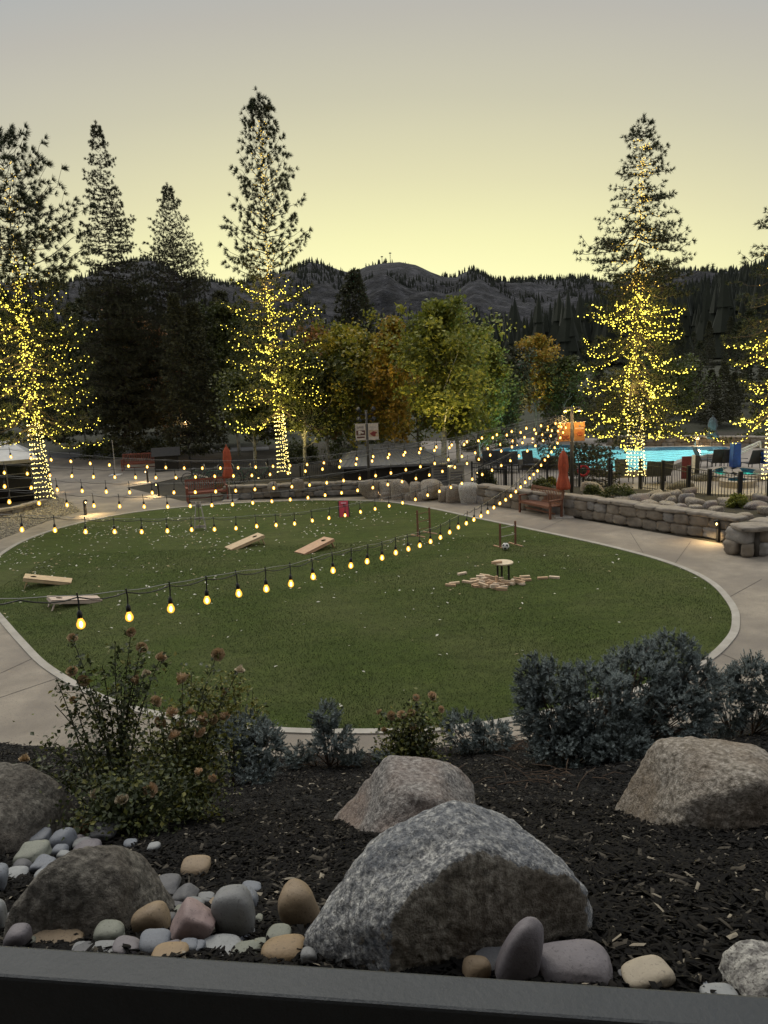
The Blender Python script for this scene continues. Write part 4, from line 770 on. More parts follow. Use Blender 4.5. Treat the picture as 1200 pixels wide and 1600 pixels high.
# ================================================================== PLANTS ON THE NEAR BED
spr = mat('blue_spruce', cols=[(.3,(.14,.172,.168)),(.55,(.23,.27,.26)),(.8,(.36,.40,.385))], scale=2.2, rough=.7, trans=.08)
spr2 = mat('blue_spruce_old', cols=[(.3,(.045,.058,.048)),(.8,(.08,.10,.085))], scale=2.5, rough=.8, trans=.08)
twg = mat('twig_brown', col=(.085,.055,.035), var=.35, scale=20, rough=.95)
def spruce(name, base, lobes, seed, label, tips=60, sh=(.06,.105), nn=46, nl=.026):
    """low blue spruce: lobes = (dx, dy, dz centre, rx, ry, rz) in metres; limbs run from the root to points spread over the lobes"""
    r_ = np.random.default_rng(seed); wood = MB(); St, Sd, Sl, So = [], [], [], []
    for lx, ly, lz, rx, ry, rz_ in lobes:
        area = 3*(rx*rz_+rx*ry+ry*rz_); n = int(tips*2.3*area)+10; root = np.array([lx*.4, ly*.4, .02]); cen = np.array([lx, ly, lz])
        bumps = [(randv(r_), r_.uniform(.03, .26)) for _ in range(13)]
        for q in range(n):
            v = r_.normal(size=3); v[2] = v[2]*.85+.12; v /= np.linalg.norm(v); f = .84+max([h*max(0, float(v @ bv)-.80)/.20 for bv, h in bumps])
            tip = cen+v*np.array([rx, ry, rz_])*f*r_.uniform(.86, 1.05); 
            if tip[2] < .03-.45*0 and tip[2] < -.05: continue
            if q % 14 == 0: s = np.linspace(0, 1, 6)[:, None]; mid = root*.4+tip*.6+r_.normal(size=3)*.05; P = (1-s)**2*root+2*s*(1-s)*mid+s*s*tip; wood.tube(P, np.linspace(.010, .003, 6), 4, cap=False)
            d = v*.75+np.array([0, 0, .35])+randv(r_)*.30; d /= np.linalg.norm(d); L0 = r_.uniform(*sh); St.append(tip-d*L0*.5); Sd.append(d); Sl.append(L0); So.append(0)
            for e in range(r_.integers(3, 6)):
                sd = d*.75+randv(r_)*.8; sd /= np.linalg.norm(sd); St.append(tip-d*r_.uniform(.02, .13)); Sd.append(sd); Sl.append(r_.uniform(*sh)*.72); So.append(0 if r_.random() < .75 else 1)
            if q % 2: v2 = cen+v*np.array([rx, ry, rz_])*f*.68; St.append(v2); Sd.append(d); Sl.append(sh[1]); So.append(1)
    St = np.array(St); Sd = np.array(Sd); Sd /= np.linalg.norm(Sd, axis=1)[:, None]; Sl = np.array(Sl); So = np.array(So); K = len(St)
    u = r_.random((K, nn)); c = St[:, None]+Sd[:, None]*(u*Sl[:, None])[..., None]; rd = randu(K*nn).reshape(K, nn, 3); rd -= Sd[:, None]*(rd*Sd[:, None]).sum(-1, keepdims=True)*.9; rd /= np.linalg.norm(rd, axis=2)[..., None]
    dd = rd*.85+Sd[:, None]*(.55+.8*u[..., None]**3); dd /= np.linalg.norm(dd, axis=2)[..., None]; sd = np.cross(dd, Sd[:, None]+.01); sd /= np.linalg.norm(sd, axis=2)[..., None]; l = nl*r_.uniform(.7, 1.15, (K, nn, 1)); w_ = nl*.14
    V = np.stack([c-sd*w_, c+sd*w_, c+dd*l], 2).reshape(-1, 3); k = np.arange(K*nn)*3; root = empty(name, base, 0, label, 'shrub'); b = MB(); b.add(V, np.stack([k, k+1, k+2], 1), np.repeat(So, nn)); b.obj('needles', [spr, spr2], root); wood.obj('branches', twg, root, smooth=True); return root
def randv(r_):
    v = r_.normal(size=3); return v/np.linalg.norm(v)
def mpx(Y, v): return FPX/ (Y*1.0+.9)      # rough pixels per metre at distance Y
def lobe(u, v, ru, rv, Y, base, ry=None):
    p = yp(u, v, Y); s = FPX/math.hypot(Y, EYE-p.z)*1.0; return (p.x-base.x, p.y-base.y, p.z-base.z, ru/s, ry or ru/s, rv/s)
b0 = bp(930, 1198); b0 = Vector((b0.x, b0.y+.5, bz(b0.x, b0.y+.5)))
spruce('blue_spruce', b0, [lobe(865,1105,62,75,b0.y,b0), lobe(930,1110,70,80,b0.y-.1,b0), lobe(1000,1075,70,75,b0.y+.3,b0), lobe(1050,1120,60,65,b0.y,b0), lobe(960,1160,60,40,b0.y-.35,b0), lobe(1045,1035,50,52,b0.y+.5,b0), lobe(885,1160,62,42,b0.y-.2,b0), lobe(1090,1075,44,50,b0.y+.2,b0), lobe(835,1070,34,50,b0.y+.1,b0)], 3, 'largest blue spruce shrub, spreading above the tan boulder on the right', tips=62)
b1 = Vector((yp(1150,1180,8.9).x, 8.9, 0)); b1.z = bz(b1.x, b1.y)
spruce('blue_spruce', b1, [lobe(1130,1095,48,62,b1.y,b1), lobe(1172,1060,38,45,b1.y+.1,b1), lobe(1215,1100,40,50,b1.y,b1)], 5, 'blue spruce shrub at the right edge, its branches against the paving', tips=48)
b2 = Vector((yp(745,1165,9.6).x, 9.6, 0)); b2.z = bz(b2.x, b2.y)
spruce('blue_spruce', b2, [lobe(725,1142,36,34,b2.y,b2), lobe(770,1150,36,26,b2.y,b2)], 7, 'low blue spruce between the small rose bush and the largest spruce', tips=46)
b3 = Vector((yp(512,1190,9.0).x, 9.0, 0)); b3.z = bz(b3.x, b3.y)
spruce('blue_spruce', b3, [lobe(508,1120,26,28,b3.y,b3), lobe(520,1155,38,26,b3.y,b3), lobe(468,1182,26,18,b3.y,b3), lobe(548,1182,22,14,b3.y,b3)], 9, 'small upright blue spruce with a bare leaning stem, centre of the bed edge', tips=44)
b4 = Vector((yp(375,1215,7.9).x, 7.9, 0)); b4.z = bz(b4.x, b4.y)
spruce('blue_spruce', b4, [lobe(415,1165,34,34,b4.y,b4), lobe(385,1140,40,26,b4.y+.2,b4), lobe(345,1165,32,38,b4.y,b4), lobe(400,1200,40,22,b4.y-.1,b4)], 11, 'blue spruce shrub beside the brown blossomed roses, left of centre', tips=52)
b5 = Vector((yp(596,1190,9.3).x, 9.3, 0)); b5.z = bz(b5.x, b5.y)
spruce('blue_spruce', b5, [lobe(596,1178,20,14,b5.y,b5)], 12, 'tiny blue spruce at the left foot of the small rose bush', tips=40)
# dry prunings
def prunings(u, v, n, seed, label, spread=.4):
    p = bp(u, v); r_ = np.random.default_rng(seed); b = MB()
    for q in range(n):
        a = r_.uniform(0, 6.28); c = np.array([r_.normal()*spread, r_.normal()*spread*.5, r_.uniform(.01, .12)]); d = np.array([math.cos(a), math.sin(a)*.5, r_.uniform(-.1, .3)]); L_ = r_.uniform(.15, .5)
        b.tube([c-d*L_/2, c+np.array([0, 0, .03]), c+d*L_/2], [.004, .005, .002], 4, cap=False)
    b.obj('dry_branches', twg, None, loc=p, label=label, cat='branches')
prunings(790, 1172, 130, 4, 'heap of dry brown twigs under the low and the largest spruce', .35)
prunings(520, 1196, 26, 5, 'few dry twigs under the small upright spruce', .25); prunings(850, 1228, 30, 6, 'dry twigs lying on the mulch below the largest spruce', .3)

rl_ = [mat('rose_leaf_dark', col=(.042,.056,.016), var=.35, scale=6, rough=.55, trans=.15), mat('rose_leaf', col=(.13,.14,.028), var=.3, scale=6, rough=.55, trans=.2), mat('rose_leaf_yellow', col=(.20,.19,.035), var=.3, scale=6, rough=.55, trans=.25)]
ros = {'brown': mat('petal_brown', col=(.46,.34,.20), var=.35, scale=40, rough=.85, trans=.1), 'peach': mat('petal_peach', col=(.60,.44,.28), var=.25, scale=40, rough=.8, trans=.15), 'white': mat('petal_cream', col=(.60,.52,.38), var=.15, scale=40, rough=.8, trans=.15)}
cane = mat('rose_cane', col=(.045,.05,.02), var=.4, scale=15, rough=.8)
def petals(r, seed):
    r_ = np.random.default_rng(seed); b = MB()
    for ring in range(5):
        k = 5+ring; tilt = .25+.28*ring; rr_ = r*(.28+.17*ring)
        for q in range(k):
            a = q*6.283/k+ring*.7+r_.uniform(-.2, .2); c, s = math.cos(a), math.sin(a); h = r*(.55-.16*ring); w_ = rr_*.62
            i_, j_ = np.array([c, s, 0]), np.array([-s, c, 0]); up_ = np.array([0, 0, 1.0])
            p0 = i_*rr_*.25-up_*r*.3; p1 = i_*rr_*.85+up_*h*.4+j_*w_; p2 = i_*rr_*1.08+up_*h+j_*w_*.4+randv(r_)*r*.1; p3 = i_*rr_*1.08+up_*h-j_*w_*.4+randv(r_)*r*.1; p4 = i_*rr_*.85+up_*h*.4-j_*w_
            b.add([p0, p1, p2, p3, p4], [(0, 1, 2), (0, 2, 3), (0, 3, 4)])
    return b
def rose(base, tips, seed, label, leafn=26, leafs=.030, mix=(.6,.35,.05), extra=260, low=.25, spreadL=.07):
    r_ = np.random.default_rng(seed); root = empty('rose_bush', base, 0, label, 'shrub'); st = MB(); C = []; bl = []
    for (u, v, dY, kind, rb) in tips:
        tip = np.array(yp(u, v, base.y+dY)-base); r0 = np.array([r_.normal()*.07, r_.normal()*.07, -.03]); mid = r0*.5+tip*.5+np.array([-tip[0]*.12, 0, .10*np.linalg.norm(tip)])+r_.normal(size=3)*.03; s = np.linspace(0, 1, 12)[:, None]
        P = (1-s)**2*r0+2*s*(1-s)*mid+s*s*tip; st.tube(P, np.linspace(.010, .003, 12), 5, cap=False); L_ = np.linalg.norm(tip)
        nb = max(1, int(L_*9))
        for e in range(nb):
            f = low+(1-low)*(e+r_.random())/nb; k = min(int(f*11), 10); p = P[k]+(P[k+1]-P[k])*(f*11-k); d = randv(r_); d[2] = abs(d[2])*.6+.1; q_ = p+d*r_.uniform(.05, .22)*(1.15-f*.5); st.tube([p, (p+q_)/2+np.array([0,0,.01]), q_], [.003, .0025, .0015], 3, cap=False)
            for g in range(6): C.append(p+(q_-p)*(.3+.8*r_.random())+r_.normal(size=3)*.022)
        for g in range(int(leafn*L_)): f = low+(1-low)*r_.random(); k = min(int(f*11), 10); C.append(P[k]+r_.normal(size=3)*spreadL*(1.1-.6*f))
        if kind: bl.append((tip, kind, rb))
    for g in range(extra): t_ = tips[r_.integers(len(tips))]; tip = np.array(yp(t_[0], t_[1], base.y+t_[2])-base); C.append(tip*r_.uniform(.1, .8)+r_.normal(size=3)*.13)
    for g in range(12): C.append(np.array([r_.normal()*.03, r_.normal()*.03, r_.uniform(.01, .06)]))
    C = np.array(C); C[:, 2] = np.maximum(C[:, 2], .02); b = MB(); n = len(C); leaf_quads(b, C, r_.uniform(leafs*.6, leafs*1.15, n), up=1.1, mi=r_.choice(3, n, p=mix), asp=1.45)
    b.obj('leaves', rl_, root); st.obj('canes', cane, root, smooth=True)
    for tip, kind, rb in bl:
        o = petals(rb*1.35, int(r_.integers(1e6))).obj('blossom', ros[kind], root, loc=tip); o.rotation_euler = (.45+r_.normal()*.45, r_.normal()*.5, r_.normal()*.6); o.scale = (1, 1, 1.7)
    return root
ra = bp(190, 1292); ra.z = bz(ra.x, ra.y)
rose(ra, [(113,996,.1,'brown',.028),(205,988,.15,'brown',.026),(222,1011,0,'brown',.030),(252,1026,.1,'brown',.030),(180,1003,.1,None,0),(112,1048,-.1,'brown',.030),(130,1064,0,'brown',.032),(228,1052,.1,'white',.026),(212,1062,0,'brown',.028),(88,1060,0,None,0),(86,1102,0,None,0),(115,1093,0,'brown',.022),(160,1040,0,None,0),(190,1060,0,None,0),(150,1080,.1,None,0),(205,1100,.15,None,0)], 3, 'tall dark rose bush with dried blossoms rising over the paving on the left', mix=(.7,.26,.04), leafn=44, low=.32)
rose(Vector((ra.x-.2, ra.y+.25, bz(ra.x-.2, ra.y+.25))), [(38,1185,0,'brown',.03),(62,1160,0,None,0),(76,1158,0,None,0),(100,1190,0,None,0),(120,1175,0,None,0),(52,1205,0,'brown',.02),(110,1215,0,None,0),(140,1200,.2,None,0),(150,1150,.2,None,0)], 4, 'low arching rose shoot leaning left over the edge boulder', mix=(.8,.18,.02), leafn=24, low=.45)
rb = Vector((yp(285,1270,5.6).x, 5.6, 0)); rb.z = bz(rb.x, rb.y)
rose(rb, [(340,1022,.3,'brown',.040),(285,1060,.2,'brown',.045),(375,1046,.3,'white',.030),(352,1080,.3,'brown',.026),(268,1112,0,'peach',.036),(245,1095,0,'brown',.034),(298,1112,.1,'peach',.030),(250,1130,-.1,'brown',.036),(317,1123,.1,'peach',.040),(350,1120,.2,'peach',.036),(333,1124,.1,'brown',.030),(272,1148,-.1,'peach',.036),(312,1143,0,'peach',.036),(280,1135,.1,'brown',.03),(228,1096,0,None,0),(210,1130,0,None,0),(200,1160,0,None,0),(300,1050,.4,None,0),(330,1070,.3,None,0),(230,1150,-.2,None,0),(290,1170,-.2,None,0),(320,1180,0,None,0),(262,1180,-.3,None,0)], 5, 'wide rose bush with many brown and peach blossoms left of centre', mix=(.45,.42,.13), leafn=60, extra=4600, low=.15, spreadL=.10)
rose(Vector((rb.x-.25, rb.y-.75, bz(rb.x-.25, rb.y-.75))), [(190,1248,-.1,'white',.034),(234,1234,0,'peach',.036),(147,1240,0,'white',.026),(310,1206,.3,'peach',.026),(332,1216,.3,'peach',.022),(165,1215,0,None,0),(210,1200,0,None,0),(250,1205,.1,None,0),(285,1215,.2,None,0),(130,1262,-.2,None,0),(200,1230,0,None,0),(260,1240,0,None,0)], 6, 'low leafy rose with a few cream and peach blossoms, in front of the tall one', mix=(.75,.22,.03), leafn=60, extra=2800, low=.05, spreadL=.10)
rose(Vector((yp(132,1318,ra.y-.45).x, ra.y-.45, bz(-1.6, ra.y-.45))), [(120,1296,0,'white',.024),(136,1290,0,'peach',.034),(130,1302,0,'peach',.02)], 7, 'two cream blossoms on short stems between the stones and the edge boulder', mix=(.5,.4,.1), leafn=8, low=.3)
rc = Vector((yp(642,1190,8.9).x, 8.9, 0)); rc.z = bz(rc.x, rc.y)
rose(rc, [(676,1087,0,'peach',.045),(650,1090,.1,'peach',.032),(640,1100,0,None,0),(612,1118,0,'brown',.045),(628,1116,0,'peach',.045),(642,1114,0,'brown',.045),(592,1112,0,'brown',.030),(690,1108,0,'peach',.032),(600,1140,0,'brown',.03),(645,1135,-.1,'peach',.035),(660,1120,0,None,0),(610,1150,0,None,0),(680,1140,0,None,0),(665,1155,0,None,0),(628,1160,0,None,0),(590,1160,0,None,0),(695,1165,0,None,0)], 8, 'small round rose bush with orange brown blossoms in front of the lawn kerb', mix=(.45,.42,.13), leafn=60, leafs=.042, extra=1600, low=.1, spreadL=.11)
rd = Vector((yp(372,1160,9.6).x, 9.6, 0)); rd.z = max(0, bz(rd.x, rd.y))
rose(rd, [(345,1060,0,None,0),(375,1065,0,None,0),(395,1080,0,None,0),(360,1050,0,None,0),(410,1100,0,None,0),(330,1085,0,None,0),(385,1110,0,None,0),(355,1100,0,None,0),(300,1070,0,None,0),(275,1045,0,None,0)], 9, 'yellow green bush behind the wide rose bush, against the lawn', mix=(.1,.4,.5), leafn=60, leafs=.045, extra=900, low=.2, spreadL=.09)

# shrubs behind the wall, in the planters
def bush(u, v, ru, rv, z, kind, label, seed, n=1800, leaf=.07):
    p = gp(u, v); p.z = 0; s = FPX/math.hypot(p.y, EYE); r_ = np.random.default_rng(seed); R1, R2 = ru/s, rv/s*2; ctr = randu(30); ctr[:, 2] = np.abs(ctr[:, 2]); k = r_.integers(0, 30, n); C = ctr[k]*np.array([R1, R1*.7, R2])*.8+r_.normal(size=(n, 3))*np.array([R1, R1, R2])*.13; C[:, 2] += z
    C = C[C[:, 2] > z-.05]; b = MB(); leaf_quads(b, C, r_.uniform(leaf*.6, leaf*1.2, len(C)), up=1.3, mi=r_.integers(0, 3, len(C)), asp=1.3); root = empty('shrub', p, 0, label, 'shrub'); b.obj('foliage', [leafm(kind, 0), leafm(kind, 1), leafm(kind, 2)], root)
    w_ = MB(); [w_.tube([(0, 0, z-.1), tuple(C[q])], [.012, .004], 4, cap=False) for q in r_.integers(0, len(C), 14)]; w_.obj('stems', bark, root)
bush(1152, 808, 17, 12, .3, 'green', 'green shrub among the heaped boulders on the right', 1); bush(965, 795, 30, 13, .3, 'dark', 'low grey green shrub at the foot of the fir before the pool', 2); bush(925, 785, 14, 8, .3, 'dark', 'low dark shrub in front of the mossy boulder', 3)
bush(845, 782, 20, 14, .2, 'dark', 'dark shrub behind the bench on the right', 4); bush(860, 762, 10, 7, .1, 'olive', 'pale yellow flowering shrub by the fence behind the bench', 6, 900); bush(760, 766, 18, 14, .1, 'dark', 'dark shrub under the garden gate', 7)
bush(556, 716, 50, 26, 0, 'dark', 'dark hedge bush left of the metal roofed shelter', 8, 2500, .12); bush(245, 712, 45, 14, 0, 'dark', 'low dark hedge under the conifers on the left', 9, 2500, .12); bush(160, 716, 35, 13, 0, 'dark', 'low hedge at the end of the left paving', 10, 1800, .12)
bush(470, 722, 30, 18, 0, 'dark', 'dark bush behind the wall right of the slender lit pine', 11, 1800, .12); bush(760, 704, 40, 12, 0, 'dark', 'dark low bush at the left end of the pool', 12, 1800, .1); bush(640, 716, 30, 14, 0, 'olive', 'leafy yellow lit bush behind the shelter roof', 13, 1800, .12)
bush(1060, 693, 60, 8, 0, 'dark', 'dark planting along the far pool wall', 14, 1800, .1); bush(980, 690, 50, 8, 0, 'dark', 'dark planting beyond the pool behind the lit fir', 15, 1800, .1)
bush(350, 765, 20, 6, 0, 'dark', 'sparse ground plant beside the left red bench', 16, 700); bush(1186, 690, 40, 9, .0, 'dark', 'low dark shrubs on the rise right of the pool', 17, 1200, .1)

# ================================================================== BUILT THINGS
blk = mat('black_metal', col=(.012,.012,.012), rough=.45, var=.1); teak = mat('teak', cols=[(.3,(.10,.038,.020)),(.7,(.19,.075,.038))], scale=9, rough=.6, bump=.002, bscale=60); teakr = mat('red_wood', cols=[(.3,(.13,.035,.020)),(.7,(.22,.062,.034))], scale=9, rough=.65)
pine = mat('pine_board', cols=[(.3,(.42,.30,.17)),(.7,(.58,.44,.27))], scale=6, rough=.6); pineo = mat('pine_board_orange', cols=[(.3,(.38,.22,.13)),(.7,(.50,.31,.19))], scale=6, rough=.6); pinek = mat('pine_board_pale', cols=[(.3,(.42,.33,.27)),(.7,(.55,.44,.36))], scale=6, rough=.6)
redcl = mat('umbrella_red', cols=[(.3,(.26,.045,.018)),(.7,(.40,.075,.030))], scale=7, rough=.85); alu = mat('pole_pale', col=(.38,.35,.31), rough=.45); wht = mat('white_paint', col=(.62,.60,.57), rough=.5); hole = mat('hole_dark', col=(.008,.007,.006))
# ---- benches
def bench(loc, rz, m, label, W=1.95, slats=19):
    t = empty('bench', loc, rz, label, 'bench'); hx = W/2
    b = MB(); [b.box((0, -.27+.083*k, .435), (W-.06, .062, .024)) for k in range(6)]; b.box((0, -.31, .40), (W-.1, .03, .075)); b.box((0, .17, .40), (W-.1, .03, .06)); b.obj('seat', m, t)
    b = MB(); M = np.array(Matrix.Rotation(R(-10), 3, 'X')); [b.box((-hx+.10+k*(W-.20)/(slats-1), .255, .68), (.042, .016, .44), M) for k in range(slats)]; b.box((0, .30, .925), (W-.06, .034, .085), M); b.box((0, .225, .475), (W-.1, .032, .055), M); b.obj('backrest', m, t)
    for s in (-1, 1):
        MB().box((s*(hx-.03), -.29, .31), (.062, .062, .62)).obj('leg', m, t); MB().box((s*(hx-.03), .215, .24), (.062, .07, .48)).bar((s*(hx-.03), .215, .47), (s*(hx-.03), .315, .95), .062, .06).obj('leg', m, t)
        MB().box((s*(hx-.03), -.04, .642), (.085, .60, .034)).obj('armrest', m, t)
    MB().box((0, -.05, .16), (W-.12, .035, .05)).obj('stretcher', m, t); return t
a, c = gp(809, 801), gp(868, 815); d = (c-a); bench((a+c)/2+Vector((.25, .35, 0)), math.atan2(d.y, d.x), teak, 'brown teak bench in front of the curved stone wall on the right', W=1.75)
a, c = gp(296, 786), gp(349, 781); d = (c-a); bench((a+c)/2+Vector((0, .2, 0)), math.atan2(d.y, d.x), teakr, 'red brown wooden bench by the path, beside the closed umbrella on the left', W=1.75)
a, c = gp(192, 736), gp(246, 732); d = (c-a); bench((a+c)/2, math.atan2(d.y, d.x)*.4, teakr, 'reddish bench far back at the end of the left paving', W=2.0)
# ---- closed umbrellas
def umbrella(loc, m, label, top=2.35, cl=1.35, R_=.20, pm=alu, base=True):
    t = empty('patio_umbrella', loc, 0, label, 'umbrella'); MB().tube([(0, 0, .05), (0, 0, top)], .022, 10).obj('pole', pm, t, smooth=True)
    wob = lambda a, k: 1+.22*np.abs(np.sin(a*4+k*.12))*(1 if k not in (0,) else 0)
    z0 = top-cl; MB().lathe([(.03, z0+.02), (R_*1.0, z0), (R_*1.05, z0+.12), (R_*.70, z0+cl*.33), (R_*.62, z0+cl*.42), (R_*.78, z0+cl*.60), (R_*.62, z0+cl*.86), (.035, top)], n=40, wob=wob).obj('canopy', m, t, smooth=True)
    MB().lathe([(.0, .10), (.02, .08), (.03, .03), (.0, -.02)][::-1], (0, 0, top), 10).obj('finial', m, t, smooth=True)
    MB().lathe([(R_*.66, 0), (R_*.70, .02), (R_*.66, .05)], (0, 0, z0+cl*.37), 24).obj('strap', m, t, smooth=True)
    if base: MB().box((0, 0, .02), (.62, .62, .035)).tube([(0, 0, .03), (0, 0, .28)], .032, 10).obj('base', pm, t)
umbrella(gp(880, 808), redcl, 'closed orange red umbrella beside the banner post on the right'); umbrella(gp(360, 782), redcl, 'closed red umbrella beside the left red bench')
umbrella(gp(1112, 704), mat('umbrella_grey', col=(.06,.07,.075)), 'closed dark grey umbrella on the far pool terrace', top=1.9, cl=1.2, R_=.28, pm=blk)
t = empty('umbrella_stand', gp(181, 743), 0, 'bare pole on a white base standing on the left paving', 'umbrella stand'); MB().box((0, 0, .03), (.6, .6, .05)).obj('base', wht, t); MB().tube([(0, 0, .05), (0, 0, 2.0)], .022, 8).obj('pole', alu, t)
# ---- posts with banners
def banner_mat(nm, bgc, art, es=0.0):
    m = mat(nm, col=bgc, var=.06, scale=3, rough=.7); 
    return m
def text_mesh(body, size, m, parent, loc, name='lettering', rot=(R(90), 0, 0)):
    cu = bpy.data.curves.new(name, 'FONT'); cu.body = body; cu.size = size; cu.align_x = 'CENTER'; cu.align_y = 'CENTER'; cu.extrude = .002; o = bpy.data.objects.new('tmp', cu); COL.objects.link(o)
    dg = bpy.context.evaluated_depsgraph_get(); me = bpy.data.meshes.new_from_object(o.evaluated_get(dg)); bpy.data.objects.remove(o); me.materials.clear(); me.materials.append(m); q = link(name, me, parent, loc); q.rotation_euler = rot; return q
def banner(t, x0, x1, z0, z1, cb, parts, txt=None, tcol=None):
    s = (x1-x0); b = MB().box(((x0+x1)/2, -.06, (z0+z1)/2), (s, .012, z1-z0)).obj('banner', cb, t)
    for (ax, az, bx, bz_, m, kind) in parts:
        cx, cz = x0+s*(ax+bx)/2, z0+(z1-z0)*(az+bz_)/2; w_, h_ = s*(bx-ax), (z1-z0)*(bz_-az)
        if kind == 'box': MB().box((cx, -.0685, cz), (w_, .004, h_)).obj('printed_panel', m, b)
        else:
            q = MB(); r_ = np.random.default_rng(int(ax*100)+7)
            for k in range(7): q.lathe([(0, -.0012), (w_*.20*r_.uniform(.7, 1.2), 0), (0, .0012)], (0, 0, 0), 12) if False else q.ball((cx+r_.uniform(-.3, .3)*w_, -.072, cz+r_.uniform(-.3, .3)*h_), (w_*.24, .004, h_*.24), 1)
            q.obj('printed_picture', m, b, smooth=True)
    if txt: text_mesh(txt, s*.30, tcol, b, ((x0+x1)/2, -.071, z0+(z1-z0)*.80))
    for zz in (z0-.01, z1+.01): MB().tube([(0, -.05, zz), (x1+(.05 if x1 > 0 else 0) if x1 > 0 else x0-.05, -.05, zz)], .010, 6).obj('banner_arm', alu, t)
cream = mat('banner_cream', col=(.52,.45,.38), rough=.7); orangeb = mat('banner_orange', cols=[(.3,(.50,.22,.06)),(.7,(.66,.34,.11))], scale=4, rough=.7, trans=.25); dkred = mat('print_dark_red', col=(.20,.035,.030)); dkbr = mat('print_brown', col=(.10,.045,.035)); prt = mat('print_rust', col=(.38,.10,.03)); ink = mat('print_ink', col=(.10,.09,.09)); ltp = mat('print_light', col=(.70,.62,.50))
pb = Vector((yp(577, 755, 33.6).x, 33.6, 0)); t = empty('banner_post', pb, 0, 'dark post with two pale picture banners and four floodlights behind the wall', 'light post'); S_ = 34.4/FPX
Hp = hz(641, pb, 574); MB().tube([(0, 0, 0), (0, 0, Hp)], .06, 10).obj('post', mat('post_dark', col=(.05,.045,.038), rough=.5), t, smooth=True)
z1_, z0_ = hz(662, pb), hz(687, pb)
banner(t, -.50, -.06, z0_, z1_, cream, [(.08,.30,.95,.60,dkbr,'box'),(.12,.33,.88,.58,cream,'pic'),(.12,.12,.90,.22,dkbr,'box')], 'LAKE', ink)
banner(t, .06, .50, z0_, z1_, cream, [(.05,.18,.95,.60,mat('print_tan', col=(.42,.30,.20)),'box'),(.15,.20,.90,.52,dkred,'pic')], 'FALL', mat('print_grey', col=(.40,.36,.33)))
MB().box((0, 0, Hp-.18), (.62, .05, .05)).obj('crossbar', blk, t); MB().box((0, 0, Hp-.40), (.62, .05, .05)).obj('crossbar', blk, t)
for sx_ in (-1, 1):
    for zz in (0.02, -.40): q = MB().lathe([(.0, -.10), (.07, -.10), (.095, .08), (.10, .10), (.0, .085)], (0, 0, 0), 14).obj('floodlight', blk, t, smooth=True, loc=(sx_*.30, -.05, Hp+zz)); q.rotation_euler = (R(60), 0, sx_*.5)
pr = gp(893, 783); t = empty('banner_post', pr, 0, 'dark post with two lit orange banners where the strings of bulbs meet', 'light post'); Hr = hz(636, pr, 893)
MB().tube([(0, 0, 0), (0, 0, Hr)], .07, 12).obj('post', MATS['post_dark'], t, smooth=True); z1_, z0_ = hz(660, pr), hz(689, pr)
banner(t, -.56, -.07, z0_, z1_, orangeb, [(.3,.08,.95,.40,prt,'pic')]); banner(t, .07, .48, z0_, z1_, orangeb, [(.06,.20,.94,.60,mat('print_amber', col=(.50,.20,.05)),'box'),(.14,.24,.86,.52,prt,'pic'),(.08,.665,.92,.70,ltp,'box'),(.4,.76,.6,.86,ltp,'pic')])
MB().box((0, 0, Hr-.02), (.62, .06, .05)).obj('crossbar', blk, t); lampm = mat('lamp_warm', col=(.9,.7,.4), emit=(1, .62, .22), es=9)
for sx_ in (-1, 1):
    q = MB().lathe([(.0, .10), (.05, .09), (.09, -.03), (.0, -.03)][::-1], (0, 0, 0), 14).obj('lamp', blk, t, smooth=True, loc=(sx_*.27, -.05, Hr-.10)); MB().ball((0, 0, -.05), (.06, .06, .025), 1).obj('lens', lampm, q)
    pl = bpy.data.lights.new('banner_glow', 'POINT'); pl.energy = 22; pl.color = (1, .66, .25); pl.shadow_soft_size = .06; po = bpy.data.objects.new('banner_glow', pl); COL.objects.link(po); po.parent = t; po.location = (sx_*.30, -.45, Hr-.30)
# ---- hanging strings of bulbs, all fixed to the post with the orange banners
bglass = mat('bulb_glass', col=(.9,.6,.2), emit=(1, .62, .13), es=2.6); bcore = mat('bulb_filament', col=(1, .9, .6), emit=(1, .80, .34), es=16); sock = blk
gl = bpy.data.materials.new('bulb_shell'); gl.use_nodes = True; n_ = gl.node_tree; n_.nodes.clear(); o_ = n_.nodes.new('ShaderNodeOutputMaterial'); e_ = n_.nodes.new('ShaderNodeEmission'); tr_ = n_.nodes.new('ShaderNodeBsdfTransparent'); g_ = n_.nodes.new('ShaderNodeBsdfGlossy'); mx_ = n_.nodes.new('ShaderNodeMixShader'); m2_ = n_.nodes.new('ShaderNodeMixShader'); lw = n_.nodes.new('ShaderNodeLayerWeight')
e_.inputs[0].default_value = (1, .47, .05, 1); e_.inputs[1].default_value = 2.4; tr_.inputs[0].default_value = (1, .8, .5, 1); g_.inputs['Roughness'].default_value = .05; lw.inputs[0].default_value = .25
mx_.inputs[0].default_value = .55; n_.links.new(tr_.outputs[0], mx_.inputs[1]); n_.links.new(e_.outputs[0], mx_.inputs[2]); n_.links.new(lw.outputs['Fresnel'], m2_.inputs[0]); n_.links.new(mx_.outputs[0], m2_.inputs[1]); n_.links.new(g_.outputs[0], m2_.inputs[2]); n_.links.new(m2_.outputs[0], o_.inputs[0])
gl.cycles.emission_sampling = 'NONE'
shell_me = MB().lathe([(0, -.062), (.014, -.060), (.026, -.050), (.032, -.034), (.030, -.016), (.020, .004), (.014, .018), (.013, .026)], n=16).mesh('bulb', gl, True)
fil_me = MB().ball((0, 0, -.028), (.013, .013, .026), 2).mesh('filament', bcore, True)
sock_me = MB().lathe([(0, .078), (.008, .078), (.010, .070), (.018, .062), (.019, .022), (.015, .018), (0, .018)][::-1], n=12).mesh('socket', sock, True)
